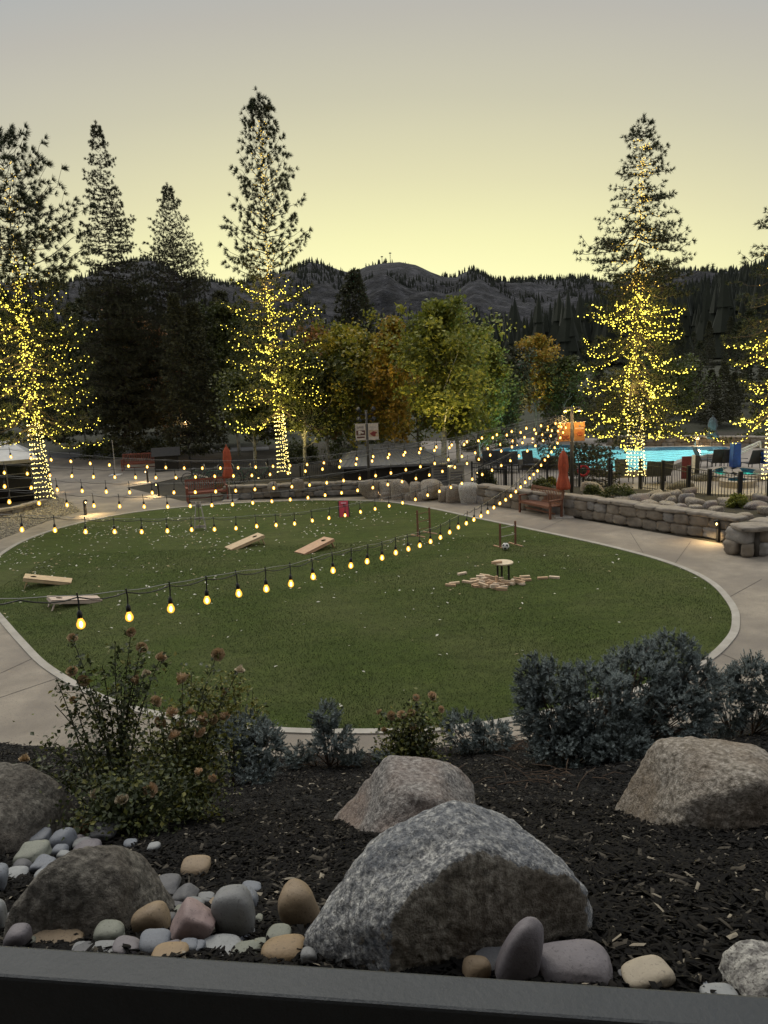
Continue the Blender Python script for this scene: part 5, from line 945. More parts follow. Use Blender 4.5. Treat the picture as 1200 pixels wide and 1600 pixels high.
lead_me = MB().tube([(0, 0, .075), (.004, 0, .13), (0, 0, .205)], .006, 5).mesh('lead', sock)
LINES = [
 (6.4, 130, [(-220,1010,),(-60,985),(130,970),(228,955),(304,938),(367,924),(418,916),(463,907),(502,893),(536,884),(566,876),(597,869),(617,861),(656,850),(688,838),(715,822),(738.5,811),(760,800),(776,788),(793.5,777),(809,764),(819,753.5),(830.5,742.5),(842,732.5),(848,721),(857,711),(866,699),(872,690),(880,674),(888,660)], 'nearest string of bulbs, crossing low over the front of the lawn'),
 (13.2, 37, [(-160,822),(-60,823),(37,825),(96,826),(143,829),(192,828),(237,829),(278,826),(318,825),(352,825),(382,822),(415,819),(443,818),(472,815),(495,810),(518,807),(541,803),(563,798),(607,789),(627,784.5),(645.5,780),(660,774.5),(677.5,769.5),(692.5,764),(707,759),(721,754),(736,748),(748,743),(759,737),(772,732),(800,717),(820,706),(840,693),(860,680),(888,662)], 'second nearest string of bulbs, over the far half of the lawn'),
 (16.0, 17, [(-160,778),(-60,780),(17,782),(60,784),(103,787),(144,788),(182,789),(218,789.5),(254,790),(288,789),(320,788),(352,787),(380,785),(405,783),(433,781),(462,778),(489,775),(513,771),(537,768),(570,763),(621,752.5),(642,748),(659.5,744),(677,739),(695,734),(712.5,728),(729.5,723),(746,717),(765,710),(800,697),(840,681),(888,661)], 'third string of bulbs, hanging above the far edge of the lawn'),
 (18.5, 10, [(-160,755),(-60,757),(10,758),(48,760),(83,763),(119,765),(154,766),(187,767),(220,768),(254,768),(285,767.5),(315,767),(343,766),(370,765),(398,763),(427,761),(454,759),(478,757),(501,754),(524,751),(547,748),(568,745),(614,737),(634,732.5),(655,728),(675,724),(693,718.5),(713,714),(732,709),(750,704),(767,698),(785,692),(802,687),(819,682),(850,672),(888,660)], 'fourth string of bulbs, in front of the left stone wall'),
 (22.0, 10, [(-160,733),(-60,735),(10,737),(40,738),(70,741),(101,741.5),(130,743),(159,744),(188,744),(218,744.5),(270,745),(298,744),(325,743),(350,742),(376,742),(401,741),(426,739.5),(450,738),(474,735),(498,732),(520,730),(567,722),(612,712),(654,706),(676,703),(719,695),(739,689),(762,684),(782,680),(800,677),(840,669),(888,659)], 'fifth string of bulbs, crossing behind the left red bench'),
 (25.0, 82, [(-160,700),(-60,707),(30,713),(82,717),(108,719),(134,722),(159,724),(185,726),(210,727),(234,728),(260,729),(284,730),(308,730),(332,730),(357,730),(385,729),(410,728),(432,727),(455,726),(478,724.5),(501,722),(523,720),(545,717),(567,714),(612,708),(632,706),(654,700),(676,698),(719,692),(739,686),(762,681),(790,675),(820,668),(850,663),(888,657)], 'farthest string of bulbs, highest of all on the left')]
ZB = pr.y-.1
for si, (za, ua, pts, lb) in enumerate(LINES):
    Pz = []
    for q in pts:
        u = q[0]; iz = (1/za)+(1/ZB-1/za)*(u-ua)/(888-ua); Pz.append(yp(q[0], q[1], 1/iz))
    Pz = np.array([tuple(p) for p in Pz]); kk = np.linspace(0, len(Pz)-1, 400); Ps = np.array([[np.interp(k, np.arange(len(Pz)), Pz[:, c]) for c in range(3)] for k in kk]); ker = np.ones(9)/9
    for c in range(3): e2 = np.r_[np.full(4, Ps[0, c]), Ps[:, c], np.full(4, Ps[-1, c])]; Ps[:, c] = np.convolve(e2, ker, 'valid')
    sg = np.r_[0, np.cumsum(np.linalg.norm(np.diff(Ps, axis=0), axis=1))]; Lt = sg[-1]; n = int(Lt/.60); root = empty('string_lights', Vector(Ps[0]), 0, lb, 'string lights', None); org = Ps[0]
    # start the spacing so that a bulb falls on the traced spot
    s0 = np.interp(ua, [p[0] for p in pts], np.interp(np.arange(len(pts)), kk, sg)); s = s0 if si == 0 else s0 % .60; r_ = np.random.default_rng(si); hang = .175; cab = []; 
    bulbs = []
    while s < Lt-.15: bulbs.append(s); s += .60
    if len(bulbs) > 100: bulbs = bulbs[-100:]
    P3 = lambda s_: np.array([np.interp(s_, sg, Ps[:, c]) for c in range(3)])
    ss = np.linspace(0, Lt, int(Lt/.15)); cab = []
    for s_ in ss: p = P3(s_)-org; ph = ((s_-s0) % .60)/.60; p[2] += hang+.035*(1-4*ph*(1-ph))*1.0; cab.append(p)
    MB().tube(cab, .0065, 5).obj('cable', wire, root)
    MB().tube([P3(s_)-org+np.array([0, 0, hang+.052+.004*math.sin(s_*9)]) for s_ in ss], .0035, 4).obj('guide_wire', mat('steel_wire', col=(.30,.29,.27), rough=.4, metal=.6), root)
    rb_ = 1.22 if si == 0 else 1.2+.04*si
    for s_ in bulbs:
        p = P3(s_)-org; q = link('bulb', shell_me, root, loc=p); q.scale = (rb_,)*3; q.rotation_euler = (r_.normal()*.06, r_.normal()*.06, 0); link('filament', fil_me, q); link('socket', sock_me, q); link('lead', lead_me, q)
    
# poles outside the picture that carry the near ends
for za, ua, pts, lb in LINES:
    iz = (1/za)+(1/ZB-1/za)*(pts[0][0]-ua)/(888-ua); p = yp(pts[0][0], pts[0][1], 1/iz); MB().tube([(0, 0, 0), (0, 0, p.z+.3)], .04, 8).obj('light_pole', MATS['post_dark'], None, loc=(p.x, p.y, 0), label='thin dark pole off the left, holding the '+lb.split(',')[0], cat='pole')
# ---- bollard lights
def bollard(u, v, rz, label, h=.62, e=60):
    t = empty('path_light', gp(u, v), rz, label, 'path light'); MB().box((0, 0, h*.44), (.085, .085, h*.88), taper=.1).obj('post', blk, t)
    MB().tube([(0, 0, h*.86), (0, -.01, h*.95), (0, -.06, h), (0, -.13, h*.985), (0, -.15, h*.95)], [.045, .047, .048, .046, .040], 10).obj('hood', blk, t, smooth=True)
    MB().ball((0, -.075, h*.86), (.022, .022, .04), 1).obj('lamp', lampm, t); pl = bpy.data.lights.new('bollard_light', 'SPOT'); pl.energy = e; pl.spot_size = R(130); pl.spot_blend = .6; pl.color = (1, .70, .34); pl.shadow_soft_size = .03
    po = bpy.data.objects.new('bollard_light', pl); COL.objects.link(po); po.parent = t; po.location = (0, -.17, h*.86); po.rotation_euler = (R(-22), 0, 0); return t
bollard(1122, 846, R(-75), 'black path light shining on the paving by the right wall'); bollard(134, 805, R(60), 'black path light at the tip of the gravel bed on the left'); bollard(248, 775, R(-60), 'black path light at the near tip of the dark island bed'); bollard(231, 753, R(-60), 'black path light at the far side of the dark island bed')
bollard(594, 778, R(0), 'small path light at the gap between the two stone walls', .4, 40); bollard(1090, 702, R(0), 'path light on the far pool terrace', .7, 60); bollard(80, 770, R(60), 'hooded path light behind the leftmost lit pine', .5, 20)
# ---- lawn games
def cornhole(pa, pb_, W, m, label, hi_end=0, up_=.28):
    pa, pb_ = Vector(pa), Vector(pb_); d = pb_-pa; L = 1.2; c = (pa+pb_)/2; t = empty('cornhole_board', c, math.atan2(d.y, d.x), label, 'game board'); th = math.asin(up_/L); s = -1 if hi_end == 0 else 1
    M = Matrix.Rotation(-s*th, 3, 'Y'); zc = up_/2+.045; b = bpy.data.meshes.new('deck'); 
    bm = bmesh.new(); n = 20; hole_c = s*.37; outer = [(-.6,-W/2),(.6,-W/2),(.6,W/2),(-.6,W/2)]; ring = [(hole_c+.078*math.cos(2*math.pi*k/n), .078*math.sin(2*math.pi*k/n)) for k in range(n)]
    for zz in (0, -.018):
        o = [bm.verts.new((x, y, zz)) for x, y in outer]; r_ = [bm.verts.new((x, y, zz)) for x, y in ring]; es = [bm.edges.new((o[k], o[(k+1) % 4])) for k in range(4)]+[bm.edges.new((r_[k], r_[(k+1) % n])) for k in range(n)]; bmesh.ops.triangle_fill(bm, edges=es, use_beauty=True)
    bm.normal_update(); bm.to_mesh(b); bm.free(); b.materials.append(m); q = link('deck', b, t, (0, 0, zc)); q.rotation_euler = (0, -s*th, 0)
    f = MB(); f.box((0, W/2-.012, -.055), (1.2, .024, .075)); f.box((0, -W/2+.012, -.055), (1.2, .024, .075)); f.box((.588, 0, -.055), (.024, W-.05, .075)); f.box((-.588, 0, -.055), (.024, W-.05, .075)); q2 = f.obj('frame', m, t, loc=(0, 0, zc-.002)); q2.rotation_euler = (0, -s*th, 0)
    for sy in (-1, 1): MB().bar((s*.50, sy*(W/2-.05), up_*.9), (s*.60, sy*(W/2-.05), 0), .07, .022).obj('leg', m, t)
    MB().lathe([(.078, 0), (.078, -.02)], (hole_c, 0, 0), 20).obj('hole_rim', hole, q); return t
cornhole(gp(46,917), gp(107,910), .5, pine, 'pale pine cornhole board nearest the left edge of the lawn', 0)
cornhole(gp(93,949), gp(143,939), .5, pinek, 'pinkish pine cornhole board behind the nearest bulb, second on the left', 0, .24)
cornhole(gp(360,858), gp(405,850), .5, pine, 'bright pine cornhole board in mid lawn, its raised end to the right', 1)
cornhole(gp(475,864), gp(508,856), .5, pineo, 'orange toned cornhole board right of the bright one in mid lawn', 1, .25)
p = gp(538, 808); t = empty('game_board', p, R(5), 'upright red game board with black sides at the far side of the lawn', 'game board'); M = np.array(Matrix.Rotation(R(-22), 3, 'X')); redp = mat('red_panel', col=(.48,.035,.06), rough=.45)
MB().box((0, .10, .29), (.34, .03, .62), M).obj('panel', redp, t); MB().box((-.19, .12, .28), (.035, .07, .60), M).obj('side_rail', blk, t); MB().box((.19, .12, .28), (.035, .07, .60), M).obj('side_rail', blk, t); MB().bar((0, .20, .55), (0, .42, 0), .3, .02).obj('prop', blk, t)
MB().box((0, .075, .52), (.20, .012, .06), M).obj('label_strip', mat('panel_light', col=(.65,.30,.36)), t)
p = gp(313, 827); t = empty('game_stand', p, R(12), 'weathered white A frame game stand at the back left of the lawn', 'game board'); grw = mat('weathered_white', cols=[(.3,(.30,.27,.24)),(.7,(.48,.45,.41))], scale=10, rough=.8)
for s in (-1, 1): MB().bar((s*.20, -.16, 0), (s*.07, .0, .98), .10, .03).obj('plank', grw, t); MB().bar((s*.20, .22, 0), (s*.07, .03, .98), .07, .03).obj('rear_leg', grw, t)
MB().box((0, -.12, .12), (.34, .03, .09)).box((0, -.06, .42), (.26, .03, .07)).box((0, -.01, .86), (.16, .03, .12)).obj('crosspieces', grw, t)
MB().bar((0, -.14, .05), (0, -.02, .95), .09, .02).obj('middle_board', mat('weathered_brown', col=(.12,.09,.07)), t)
for zz in (.3, .55, .8): MB().lathe([(.0, 0), (.018, 0), (.018, .01), (0, .01)], (0, 0, 0), 10).obj('bolt', blk, t, loc=(0, -.14+.12*zz-.02, zz)).rotation_euler = (R(90), 0, 0)
def ladder(ua, va, ub, vb, vt, label, nr=2):
    a, c = gp(ua, va), gp(ub, vb); d = c-a; t = empty('ladder_toss', (a+c)/2, math.atan2(d.y, d.x), label, 'game frame'); W = .58; h = max(.6, hz(vt, a, ua))
    for s in (-1, 1): MB().box((s*W/2, 0, h/2), (.045, .045, h)).obj('upright', teak, t); MB().box((s*W/2, 0, .02), (.045, .62, .038)).obj('foot', pineo, t)
    for k in range(nr): MB().tube([(-W/2, 0, h*(.45+.36*k) if nr == 2 else h*(.25+.3*k)), (W/2, 0, h*(.47+.36*k) if nr == 2 else h*(.25+.3*k))], .010, 8).obj('rung', alu if nr == 2 else teak, t)
ladder(783, 856, 804, 852, 818, 'wooden ladder toss frame with a football at its foot, right side of the lawn'); ladder(655, 838, 670, 834, 797, 'wooden ladder toss frame with three rungs, behind the nearest bulbs in mid lawn', 3)
p = gp(790, 860, .0); t = MB(); V, F = ico(3); pent = ico(1)[0][:12]; dmin = (V[F].mean(1)/np.linalg.norm(V[F].mean(1), axis=1)[:, None]) @ (pent/np.linalg.norm(pent, axis=1)[:, None]).T
t.add(V*.11, F, (dmin.max(1) > .93).astype(int)); t.obj('football', [wht, blk], None, smooth=True, loc=(p.x, p.y, .125), label='white football with black patches under the right ladder toss frame', cat='ball')
# round table and the fallen tower blocks
p = gp(786, 909); t = empty('round_table', p, 0, 'small round cream table on black legs among the scattered wooden blocks', 'table'); tp = mat('table_cream', col=(.62,.52,.36), rough=.5)
MB().lathe([(0, .485), (.255, .485), (.262, .495), (.262, .512), (.255, .52), (0, .52)], n=32).obj('tabletop', tp, t, smooth=False)
for k, a in enumerate((-2.7, -.6, 1.6)): MB().box((.16*math.cos(a), .16*math.sin(a), .243), (.045, .045, .485)).obj('leg', blk, t)
blkm = [mat('block_wood_a', col=(.56,.42,.28), var=.15), mat('block_wood_b', col=(.46,.31,.19), var=.15), mat('block_wood_c', col=(.62,.49,.36), var=.12)]
bme = [MB().box((0, 0, 0), (.26, .085, .052)).mesh('block', m) for m in blkm]; rq_ = np.random.default_rng(31)
SC = [(710,911,'block lying alone at the far left of the scatter, pointing to the table',.2),(704,914,'block beside the one at the far left of the scatter',-.3),(722,896,'lone block behind the left of the scatter',.5),(730,909,'lone block just left of the heap',-.6),(848,903,'block lying between the heap and the outermost one, right of the table',0.05),(866,902,'outermost block, far right of the table',-.4),(820,901,'flat block right of the table, end of the long row',.05),(822,906,'block below the long row right of the table',.1)]
for k, (u, v, lb, rz) in enumerate(SC):
    q = link('wooden_block', bme[k % 3], None, gp(u, v, .038), 'wooden '+lb, 'block', 'fallen wooden tower blocks'); q.rotation_euler = (0, 0, rz)
HP = [(741,909),(744,914),(751,909),(755,913),(760,908),(752,901),(757,899),(765,911),(768,905),(771,914),(775,919),(773,916),(780,914),(783,909),(786,918),(790,908),(795,909),(800,908),(806,909),(812,908),(814,912),(762,916),(748,916),(757,904),(776,909),(788,913),(794,912),(766,902),(810,905),(779,905),(742,905),(770,909),(763,913),(798,911),(784,921),(775,912)]
for k, (u, v) in enumerate(HP):
    lay = k % 4 == 3; q = link('wooden_block', bme[k % 3], None, gp(u, v, .09 if lay else .038), 'wooden tower block in the fallen heap under the round table, '+ordn(k, [(a_+b_*.001, b_) for a_, b_ in HP]), 'block', 'fallen wooden tower blocks'); q.rotation_euler = (rq_.choice([0, 0, 1.57]), rq_.normal()*.06+(.15 if lay else 0), rq_.uniform(-1.2, 1.2))
q = link('wooden_block', bme[1], None, gp(776, 908, .13), 'brown wooden block standing on end left of the table legs', 'block', 'fallen wooden tower blocks'); q.rotation_euler = (0, R(90), .3)
q = link('wooden_block', bme[1], None, p+Vector((-.17, -.12, .547)), 'wooden block lying on the left of the round tabletop', 'block', 'fallen wooden tower blocks'); q.rotation_euler = (0, 0, .25)
# ---- iron fence round the pool
def fence(px, label, h=1.25, gap=.115, postgap=2.4, pw=.07):
    P = [np.array(gp(*q))[:2] for q in px]; S = np.r_[0, np.cumsum([np.linalg.norm(P[k+1]-P[k]) for k in range(len(P)-1)])]; at = lambda s: np.array([np.interp(s, S, [p[0] for p in P]), np.interp(s, S, [p[1] for p in P])])
    t = empty('iron_fence', (*P[0], 0), 0, label, 'fence'); o = P[0]; b = MB(); s = 0
    while s < S[-1]: q = at(s)-o; b.box((q[0], q[1], h*.5), (.016, .016, h-.12)); s += gap
    b.obj('pickets', blk, t)
    for zz in (h-.03, h-.20, .12): MB().tube([(*(q_-o), zz) for q_ in P], .017, 6).obj('rail', blk, t)
    ps = list(S)+[x for k in range(len(S)-1) for x in np.arange(S[k]+postgap, S[k+1]-postgap*.5, postgap)]
    for s in ps[:60]: q = at(s)-o; MB().box((q[0], q[1], h*.5+.03), (pw, pw, h+.06)).obj('post', blk, t)
fence([(1200,797),(1155,794),(1107,788),(1075,781),(1035,770),(1000,766)], 'black iron fence with thick posts before the pool on the right', pw=.12)
fence([(955,775),(905,773),(855,773),(800,772),(738,768)], 'black iron fence behind the bench and the orange red umbrella')
fence([(700,756),(640,754),(560,752),(470,748)], 'low black railing behind the row of boulders', h=.95); fence([(420,746),(300,741)], 'black railing behind the bicycles on the left', h=.9)
fence([(1400,800),(1200,797)], 'black iron fence continuing beyond the right edge', pw=.12)
# steps rail and gate
a = gp(770, 768); t = empty('garden_gate', a, R(-10), 'dark arched garden gate between the boulders and the fence', 'gate')
for s in (-1, 1): MB().box((s*.55, 0, .55), (.13, .13, 1.10)).obj('post', blk, t)
MB().tube([(-.55, 0, 1.02), (-.3, 0, 1.22), (0, 0, 1.30), (.3, 0, 1.22), (.55, 0, 1.02)], .035, 8).obj('arch', blk, t); b = MB(); [b.box((-.45+.1*k, 0, .52), (.02, .02, .9)) for k in range(10)]; b.box((0, 0, .95), (.98, .035, .05)).box((0, 0, .12), (.98, .035, .05)).obj('gate_leaf', blk, t)
a = gp(955, 775); t = empty('handrail', a, 0, 'sloping black handrail beside the lit fir in front of the pool', 'handrail'); MB().tube([(0, .3, 1.5), (1.2, .6, .9), (1.6, .7, .85)], .025, 6).obj('rail', blk, t); MB().box((0, .3, .75), (.09, .09, 1.5)).obj('post', blk, t)
t = empty('life_ring', gp(911, 770), 0, 'red life ring hung on the fence beside the post with orange banners', 'life ring'); b = MB(); b.tube([(.20*math.cos(a_), 0, .20*math.sin(a_)) for a_ in np.linspace(0, 6.283, 25)], .05, 10); o = b.obj('ring', mat('ring_red', col=(.35,.02,.03)), t, smooth=True, loc=(0, -.03, .92)); MB().box((0, 0, .45), (.05, .04, .9)).obj('bracket', blk, t)
# ---- pool
bm = bmesh.new(); loops_ = [[gp(*q) for q in [(600,742),(660,690),(840,684),(1040,686),(1200,685),(1760,690),(2000,812),(1200,822),(1040,800),(955,786),(760,782)]]]
for pp in (POOL, TUB1, TUB2, TUB3): loops_.append([Vector((*q, 0)) for q in smooth_closed([gp(*a_) for a_ in pp], 5)])
es_ = []
for lp in loops_: vv_ = [bm.verts.new((q.x, q.y, .006)) for q in lp]; es_ += [bm.edges.new((vv_[k], vv_[(k+1) % len(vv_)])) for k in range(len(vv_))]
bmesh.ops.triangle_fill(bm, edges=es_, use_beauty=True); bm.normal_update(); me = bpy.data.meshes.new('pool_terrace'); bm.to_mesh(me); bm.free(); me.materials.append(deckm); link('pool_terrace', me, kind='structure')
tile = mat('pool_plaster', cols=[(.3,(.30,.56,.62)),(.7,(.44,.68,.70))], scale=.6, rough=.6); tiled = mat('pool_tile_dark', col=(.02,.04,.07), rough=.3)
wm = bpy.data.materials.new('water'); wm.use_nodes = True; n_ = wm.node_tree; n_.nodes.clear(); o_ = n_.nodes.new('ShaderNodeOutputMaterial'); tr_ = n_.nodes.new('ShaderNodeBsdfTransparent'); g_ = n_.nodes.new('ShaderNodeBsdfGlossy'); mx_ = n_.nodes.new('ShaderNodeMixShader'); fr = n_.nodes.new('ShaderNodeFresnel'); nz_ = n_.nodes.new('ShaderNodeTexNoise'); bp_ = n_.nodes.new('ShaderNodeBump'); tc_ = n_.nodes.new('ShaderNodeTexCoord')
tr_.inputs[0].default_value = (.66, .92, .95, 1); g_.inputs['Roughness'].default_value = .08; fr.inputs[0].default_value = 1.07; nz_.inputs['Scale'].default_value = 2.2; nz_.inputs['Detail'].default_value = 3; bp_.inputs['Distance'].default_value = .08
n_.links.new(tc_.outputs['Object'], nz_.inputs['Vector']); n_.links.new(nz_.outputs[0], bp_.inputs['Height']); n_.links.new(bp_.outputs[0], g_.inputs['Normal']); n_.links.new(bp_.outputs[0], fr.inputs['Normal']); n_.links.new(fr.outputs[0], mx_.inputs[0]); n_.links.new(tr_.outputs[0], mx_.inputs[1]); n_.links.new(g_.outputs[0], mx_.inputs[2]); n_.links.new(mx_.outputs[0], o_.inputs[0])
def pool(px, depth, lights, e, nm, wallc=tile, zs=.16, col=(.95, 1, .88)):
    P = smooth_closed([gp(*q) for q in px], 5); n = len(P)
    if np.sum(P[:, 0]*np.roll(P[:, 1], -1)-np.roll(P[:, 0], -1)*P[:, 1]) < 0: P = P[::-1]
    b = MB(); lo = zs-depth; V = np.concatenate([np.c_[P, np.full(n, zs+.10)], np.c_[P, np.full(n, zs-.10)], np.c_[P, np.full(n, lo)]]); F = [(k*n+q, (k+1)*n+q, (k+1)*n+(q+1) % n, k*n+(q+1) % n) for k in range(2) for q in range(n)]
    b.add(V, F, np.r_[np.full(n, 1), np.zeros(n, int)]); ob = b.obj(nm+'_basin', [wallc, tiled], kind='structure'); sheet(nm+'_floor', P, lo, wallc); sheet(nm+'_water', P, zs, wm)
    O = offset(P, .35); V = np.concatenate([np.c_[P, np.full(n, zs+.10)], np.c_[O, np.full(n, zs+.10)], np.c_[O, np.full(n, 0.0)]]); F = [(k*n+q, k*n+(q+1) % n, (k+1)*n+(q+1) % n, (k+1)*n+q) for k in range(2) for q in range(n)]
    MB().add(V, F).obj(nm+'_coping', deckm, kind='structure')
    for k, (u, v) in enumerate(lights):
        q = gp(u, v); pl = bpy.data.lights.new('pool_light', 'POINT'); pl.energy = e; pl.color = col; pl.shadow_soft_size = .15; po = bpy.data.objects.new('pool_light', pl); COL.objects.link(po); po.location = (q.x, q.y, zs-depth*.55)
pool(POOL, 1.25, [(800,716),(845,714),(895,716),(940,722),(985,716),(1000,733),(1050,715),(1100,711)], 85, 'pool')
tubm = mat('tub_plaster', col=(.10,.62,.55)); 
for k, (pp, e) in enumerate(((TUB1, 14), (TUB2, 22), (TUB3, 6))): pool(pp, .8, [(sum(q[0] for q in pp)/len(pp), sum(q[1] for q in pp)/len(pp))], e, 'hot_tub', tubm, .16)
# pool chairs
def make_chair():
    t = empty('pool_chair', (0, 0, 0), 0, '', 'chair', 'dark sling chairs round the pool'); sl_ = mat('sling_dark', col=(.035,.036,.04))
    M = np.array(Matrix.Rotation(R(28), 3, 'X')); MB().box((0, 0, .36), (.56, .60, .03)).obj('seat', sl_, t); MB().box((0, .38, .66), (.56, .03, .72), np.array(Matrix.Rotation(R(-22), 3, 'X'))).obj('backrest', sl_, t)
    for sx_ in (-1, 1):
        MB().tube([(sx_*.30, -.28, 0), (sx_*.30, -.30, .56), (sx_*.30, .20, .60)], .018, 6).obj('armrest', blk, t)
        for sy_ in (-1, 1): MB().tube([(sx_*.29, sy_*.26, .36), (sx_*.29, sy_*.30, 0)], .018, 6).obj('leg', blk, t)
    return t
ch = make_chair(); CH = [(766,736,'farthest left of the four chairs at the near left pool edge'),(776,737,'second of the four chairs at the near left pool edge'),(789,738,'third of the four chairs at the near left pool edge'),(801,738,'right one of the four chairs at the near left pool edge'),(829,737,'chair hidden by boulders at the pool edge'),(975,755,'left chair beside the trunk of the lit fir'),(1018,755,'chair right of the lit fir trunk, left of the pair'),(1034,754,'chair right of the lit fir trunk, right of the pair'),(898,748,'chair behind the small cedar'),(1118,733,'tall backed chair beside the pool lift, left of two'),(1132,733,'tall backed chair beside the pool lift, right of two'),(1172,735,'chair behind the arm of the pool lift'),(1100,729,'low chair at the right end of the pool')]
for k, (u, v, lb) in enumerate(CH):
    o = ch if k == 0 else copy_tree(ch); o.location = gp(u, v, .01); o.rotation_euler = (0, 0, R([8,-5,3,-8,10,0,170,185,20,175,182,190,90][k])); o['label'] = 'dark sling '+lb
# pool lift
p = gp(1151, 738); t = empty('pool_lift', p, 0, 'blue pool lift with a white arm and hanging blue seat, by the hot tub', 'pool lift'); blu = mat('lift_blue', col=(.015,.05,.22), rough=.4)
MB().box((-.1, 0, .68), (.36, .40, 1.34), taper=.06).obj('column', blu, t); MB().bar((.05, -.05, 1.0), (1.0, -.05, 1.38), .06, .08).obj('arm', wht, t); MB().bar((.05, .08, .80), (1.0, .08, 1.22), .05, .06).obj('arm', wht, t); MB().bar((1.0, 0, 1.40), (1.12, 0, .62), .06, .06).obj('hanger', wht, t)
MB().box((1.35, 0, .40), (.5, .46, .06)).box((1.12, 0, .66), (.06, .46, .52), np.array(Matrix.Rotation(R(-14), 3, 'Y'))).obj('seat', blu, t); MB().box((.2, -.1, .06), (.34, .3, .12)).obj('foot', wht, t)
for (u, v, lb) in [(1072, 748, 'red and white sign post by the fence before the hot tub')]:
    t = empty('sign_post', gp(u, v), 0, lb, 'sign'); MB().box((0, 0, .5), (.42, .05, 1.0)).obj('board', mat('sign_red', col=(.10,.015,.02)), t); MB().box((.30, 0, .52), (.14, .06, 1.06)).obj('side_panel', wht, t); MB().box((.48, .02, .5), (.2, .06, 1.02)).obj('dark_panel', blk, t)
q = gp(1086, 712); t = empty('pool_ladder', q, 0, 'thin steel grab rail at the right end of the pool', 'pool ladder'); MB().tube([(0, 0, .1), (0, .02, .8), (.15, .5, 1.1), (.25, .9, .9)], .02, 6).obj('rail', alu, t)
q = gp(1127, 752); t = empty('grab_rail', q, 0, 'curved steel grab rail over the hot tub', 'grab rail'); MB().tube([(-.35, 0, .15), (-.3, 0, .55), (0, 0, .62), (.3, 0, .3), (.5, 0, .1)], .018, 6).obj('rail', alu, t)
# ---- low shelter with a ribbed metal roof
roofm = mat('roof_metal', col=(.30,.305,.32), rough=.4, metal=.2, var=.15); dkw = mat('dark_cladding', col=(.018,.015,.012)); 
Y0, Y1 = 34.6, 38.5; xL, xR = yp(528, 730, Y0).x, yp(706, 722, Y0).x; ze = (yp(528, 731, Y0).z+yp(690, 722, Y0).z)/2; zr = yp(600, 704, Y1-1).z; t = empty('shelter', ((xL+xR)/2, Y0, 0), 0, 'low dark shelter with a ribbed grey metal roof behind the boulders', 'building'); W_ = (xR-xL)
b = MB(); b.add([(-W_/2, 0, ze), (W_/2, 0, ze), (W_/2-1.3, Y1-Y0-1, zr), (-W_/2+.5, Y1-Y0-1, zr), (-W_/2, 0, ze-.08), (W_/2, 0, ze-.08), (W_/2, Y1-Y0+1.5, ze), (-W_/2, Y1-Y0+1.5, ze)], [(0,1,2,3),(4,5,1,0),(1,6,2,2),(3,2,6,7),(0,3,7,7)][:2]+[(3,2,6,7)]); b.add([(W_/2, 0, ze), (W_/2, Y1-Y0+1.5, ze), (W_/2-1.3, Y1-Y0-1, zr), (-W_/2, 0, ze), (-W_/2+.5, Y1-Y0-1, zr), (-W_/2, Y1-Y0+1.5, ze)], [(0,1,2),(3,4,5)])
roof = b.obj('roof', roofm, t); nr_ = int(W_/.24); rb = MB()
for k in range(1, nr_): f = k/nr_; x0 = -W_/2+W_*f; x1 = -W_/2+.5+(W_-1.8)*f; rb.bar((x0, 0, ze+.012), (x1, Y1-Y0-1, zr+.012), .03, .045)
rb.bar((W_/2, 0, ze+.02), (W_/2-1.3, Y1-Y0-1, zr+.03), .10, .06); rb.bar((-W_/2+.5, Y1-Y0-1, zr+.02), (W_/2-1.3, Y1-Y0-1, zr+.02), .12, .07); rb.obj('rib', roofm, roof); MB().box((0, 2.4, (ze-.1)/2), (W_-.5, 4.2, ze-.1)).obj('wall', dkw, t); MB().box((0, -.02, ze-.05), (W_, .05, .10)).obj('fascia', mat('fascia_grey', col=(.10,.10,.105)), t)
q = MB().box((0, 0, 0), (3.0, .10, .26)).obj('banner_strip', mat('strip_pale', col=(.30,.31,.31)), None, loc=yp(606, 697, 38.6), label='pale hanging strip sign with worn lettering above the shelter roof', cat='sign'); text_mesh('EVENTS', .22, ink, q, (0, -.053, 0)); MB().tube([(-1.3, 0, -.13), (-1.3, 0, -2.0)], .03, 6).tube([(1.3, 0, -.13), (1.3, 0, -2.0)], .03, 6).obj('stand', blk, q)
# grey gate pillars and low panels by the trunks
for (u, v, w_, h_, lb) in [(690, 757, 1.0, 1.05, 'pale grey utility cabinet behind the biggest row boulders'), (712, 758, .7, .9, 'narrow grey cabinet with louvres right of the pale one')]:
    t = empty('cabinet', gp(u, v), R(8), lb, 'cabinet'); g_ = mat('cabinet_grey', col=(.22,.215,.20), rough=.6); MB().box((0, 0, h_/2), (w_, .5, h_)).obj('case', g_, t); MB().box((0, 0, h_+.03), (w_+.1, .6, .06)).obj('lid', g_, t); b = MB(); [b.box((0, -.262, .15+.12*k), (w_*.8, .02, .05)) for k in range(int((h_-.2)/.12))]; b.obj('louvre', MATS['fascia_grey'], t)
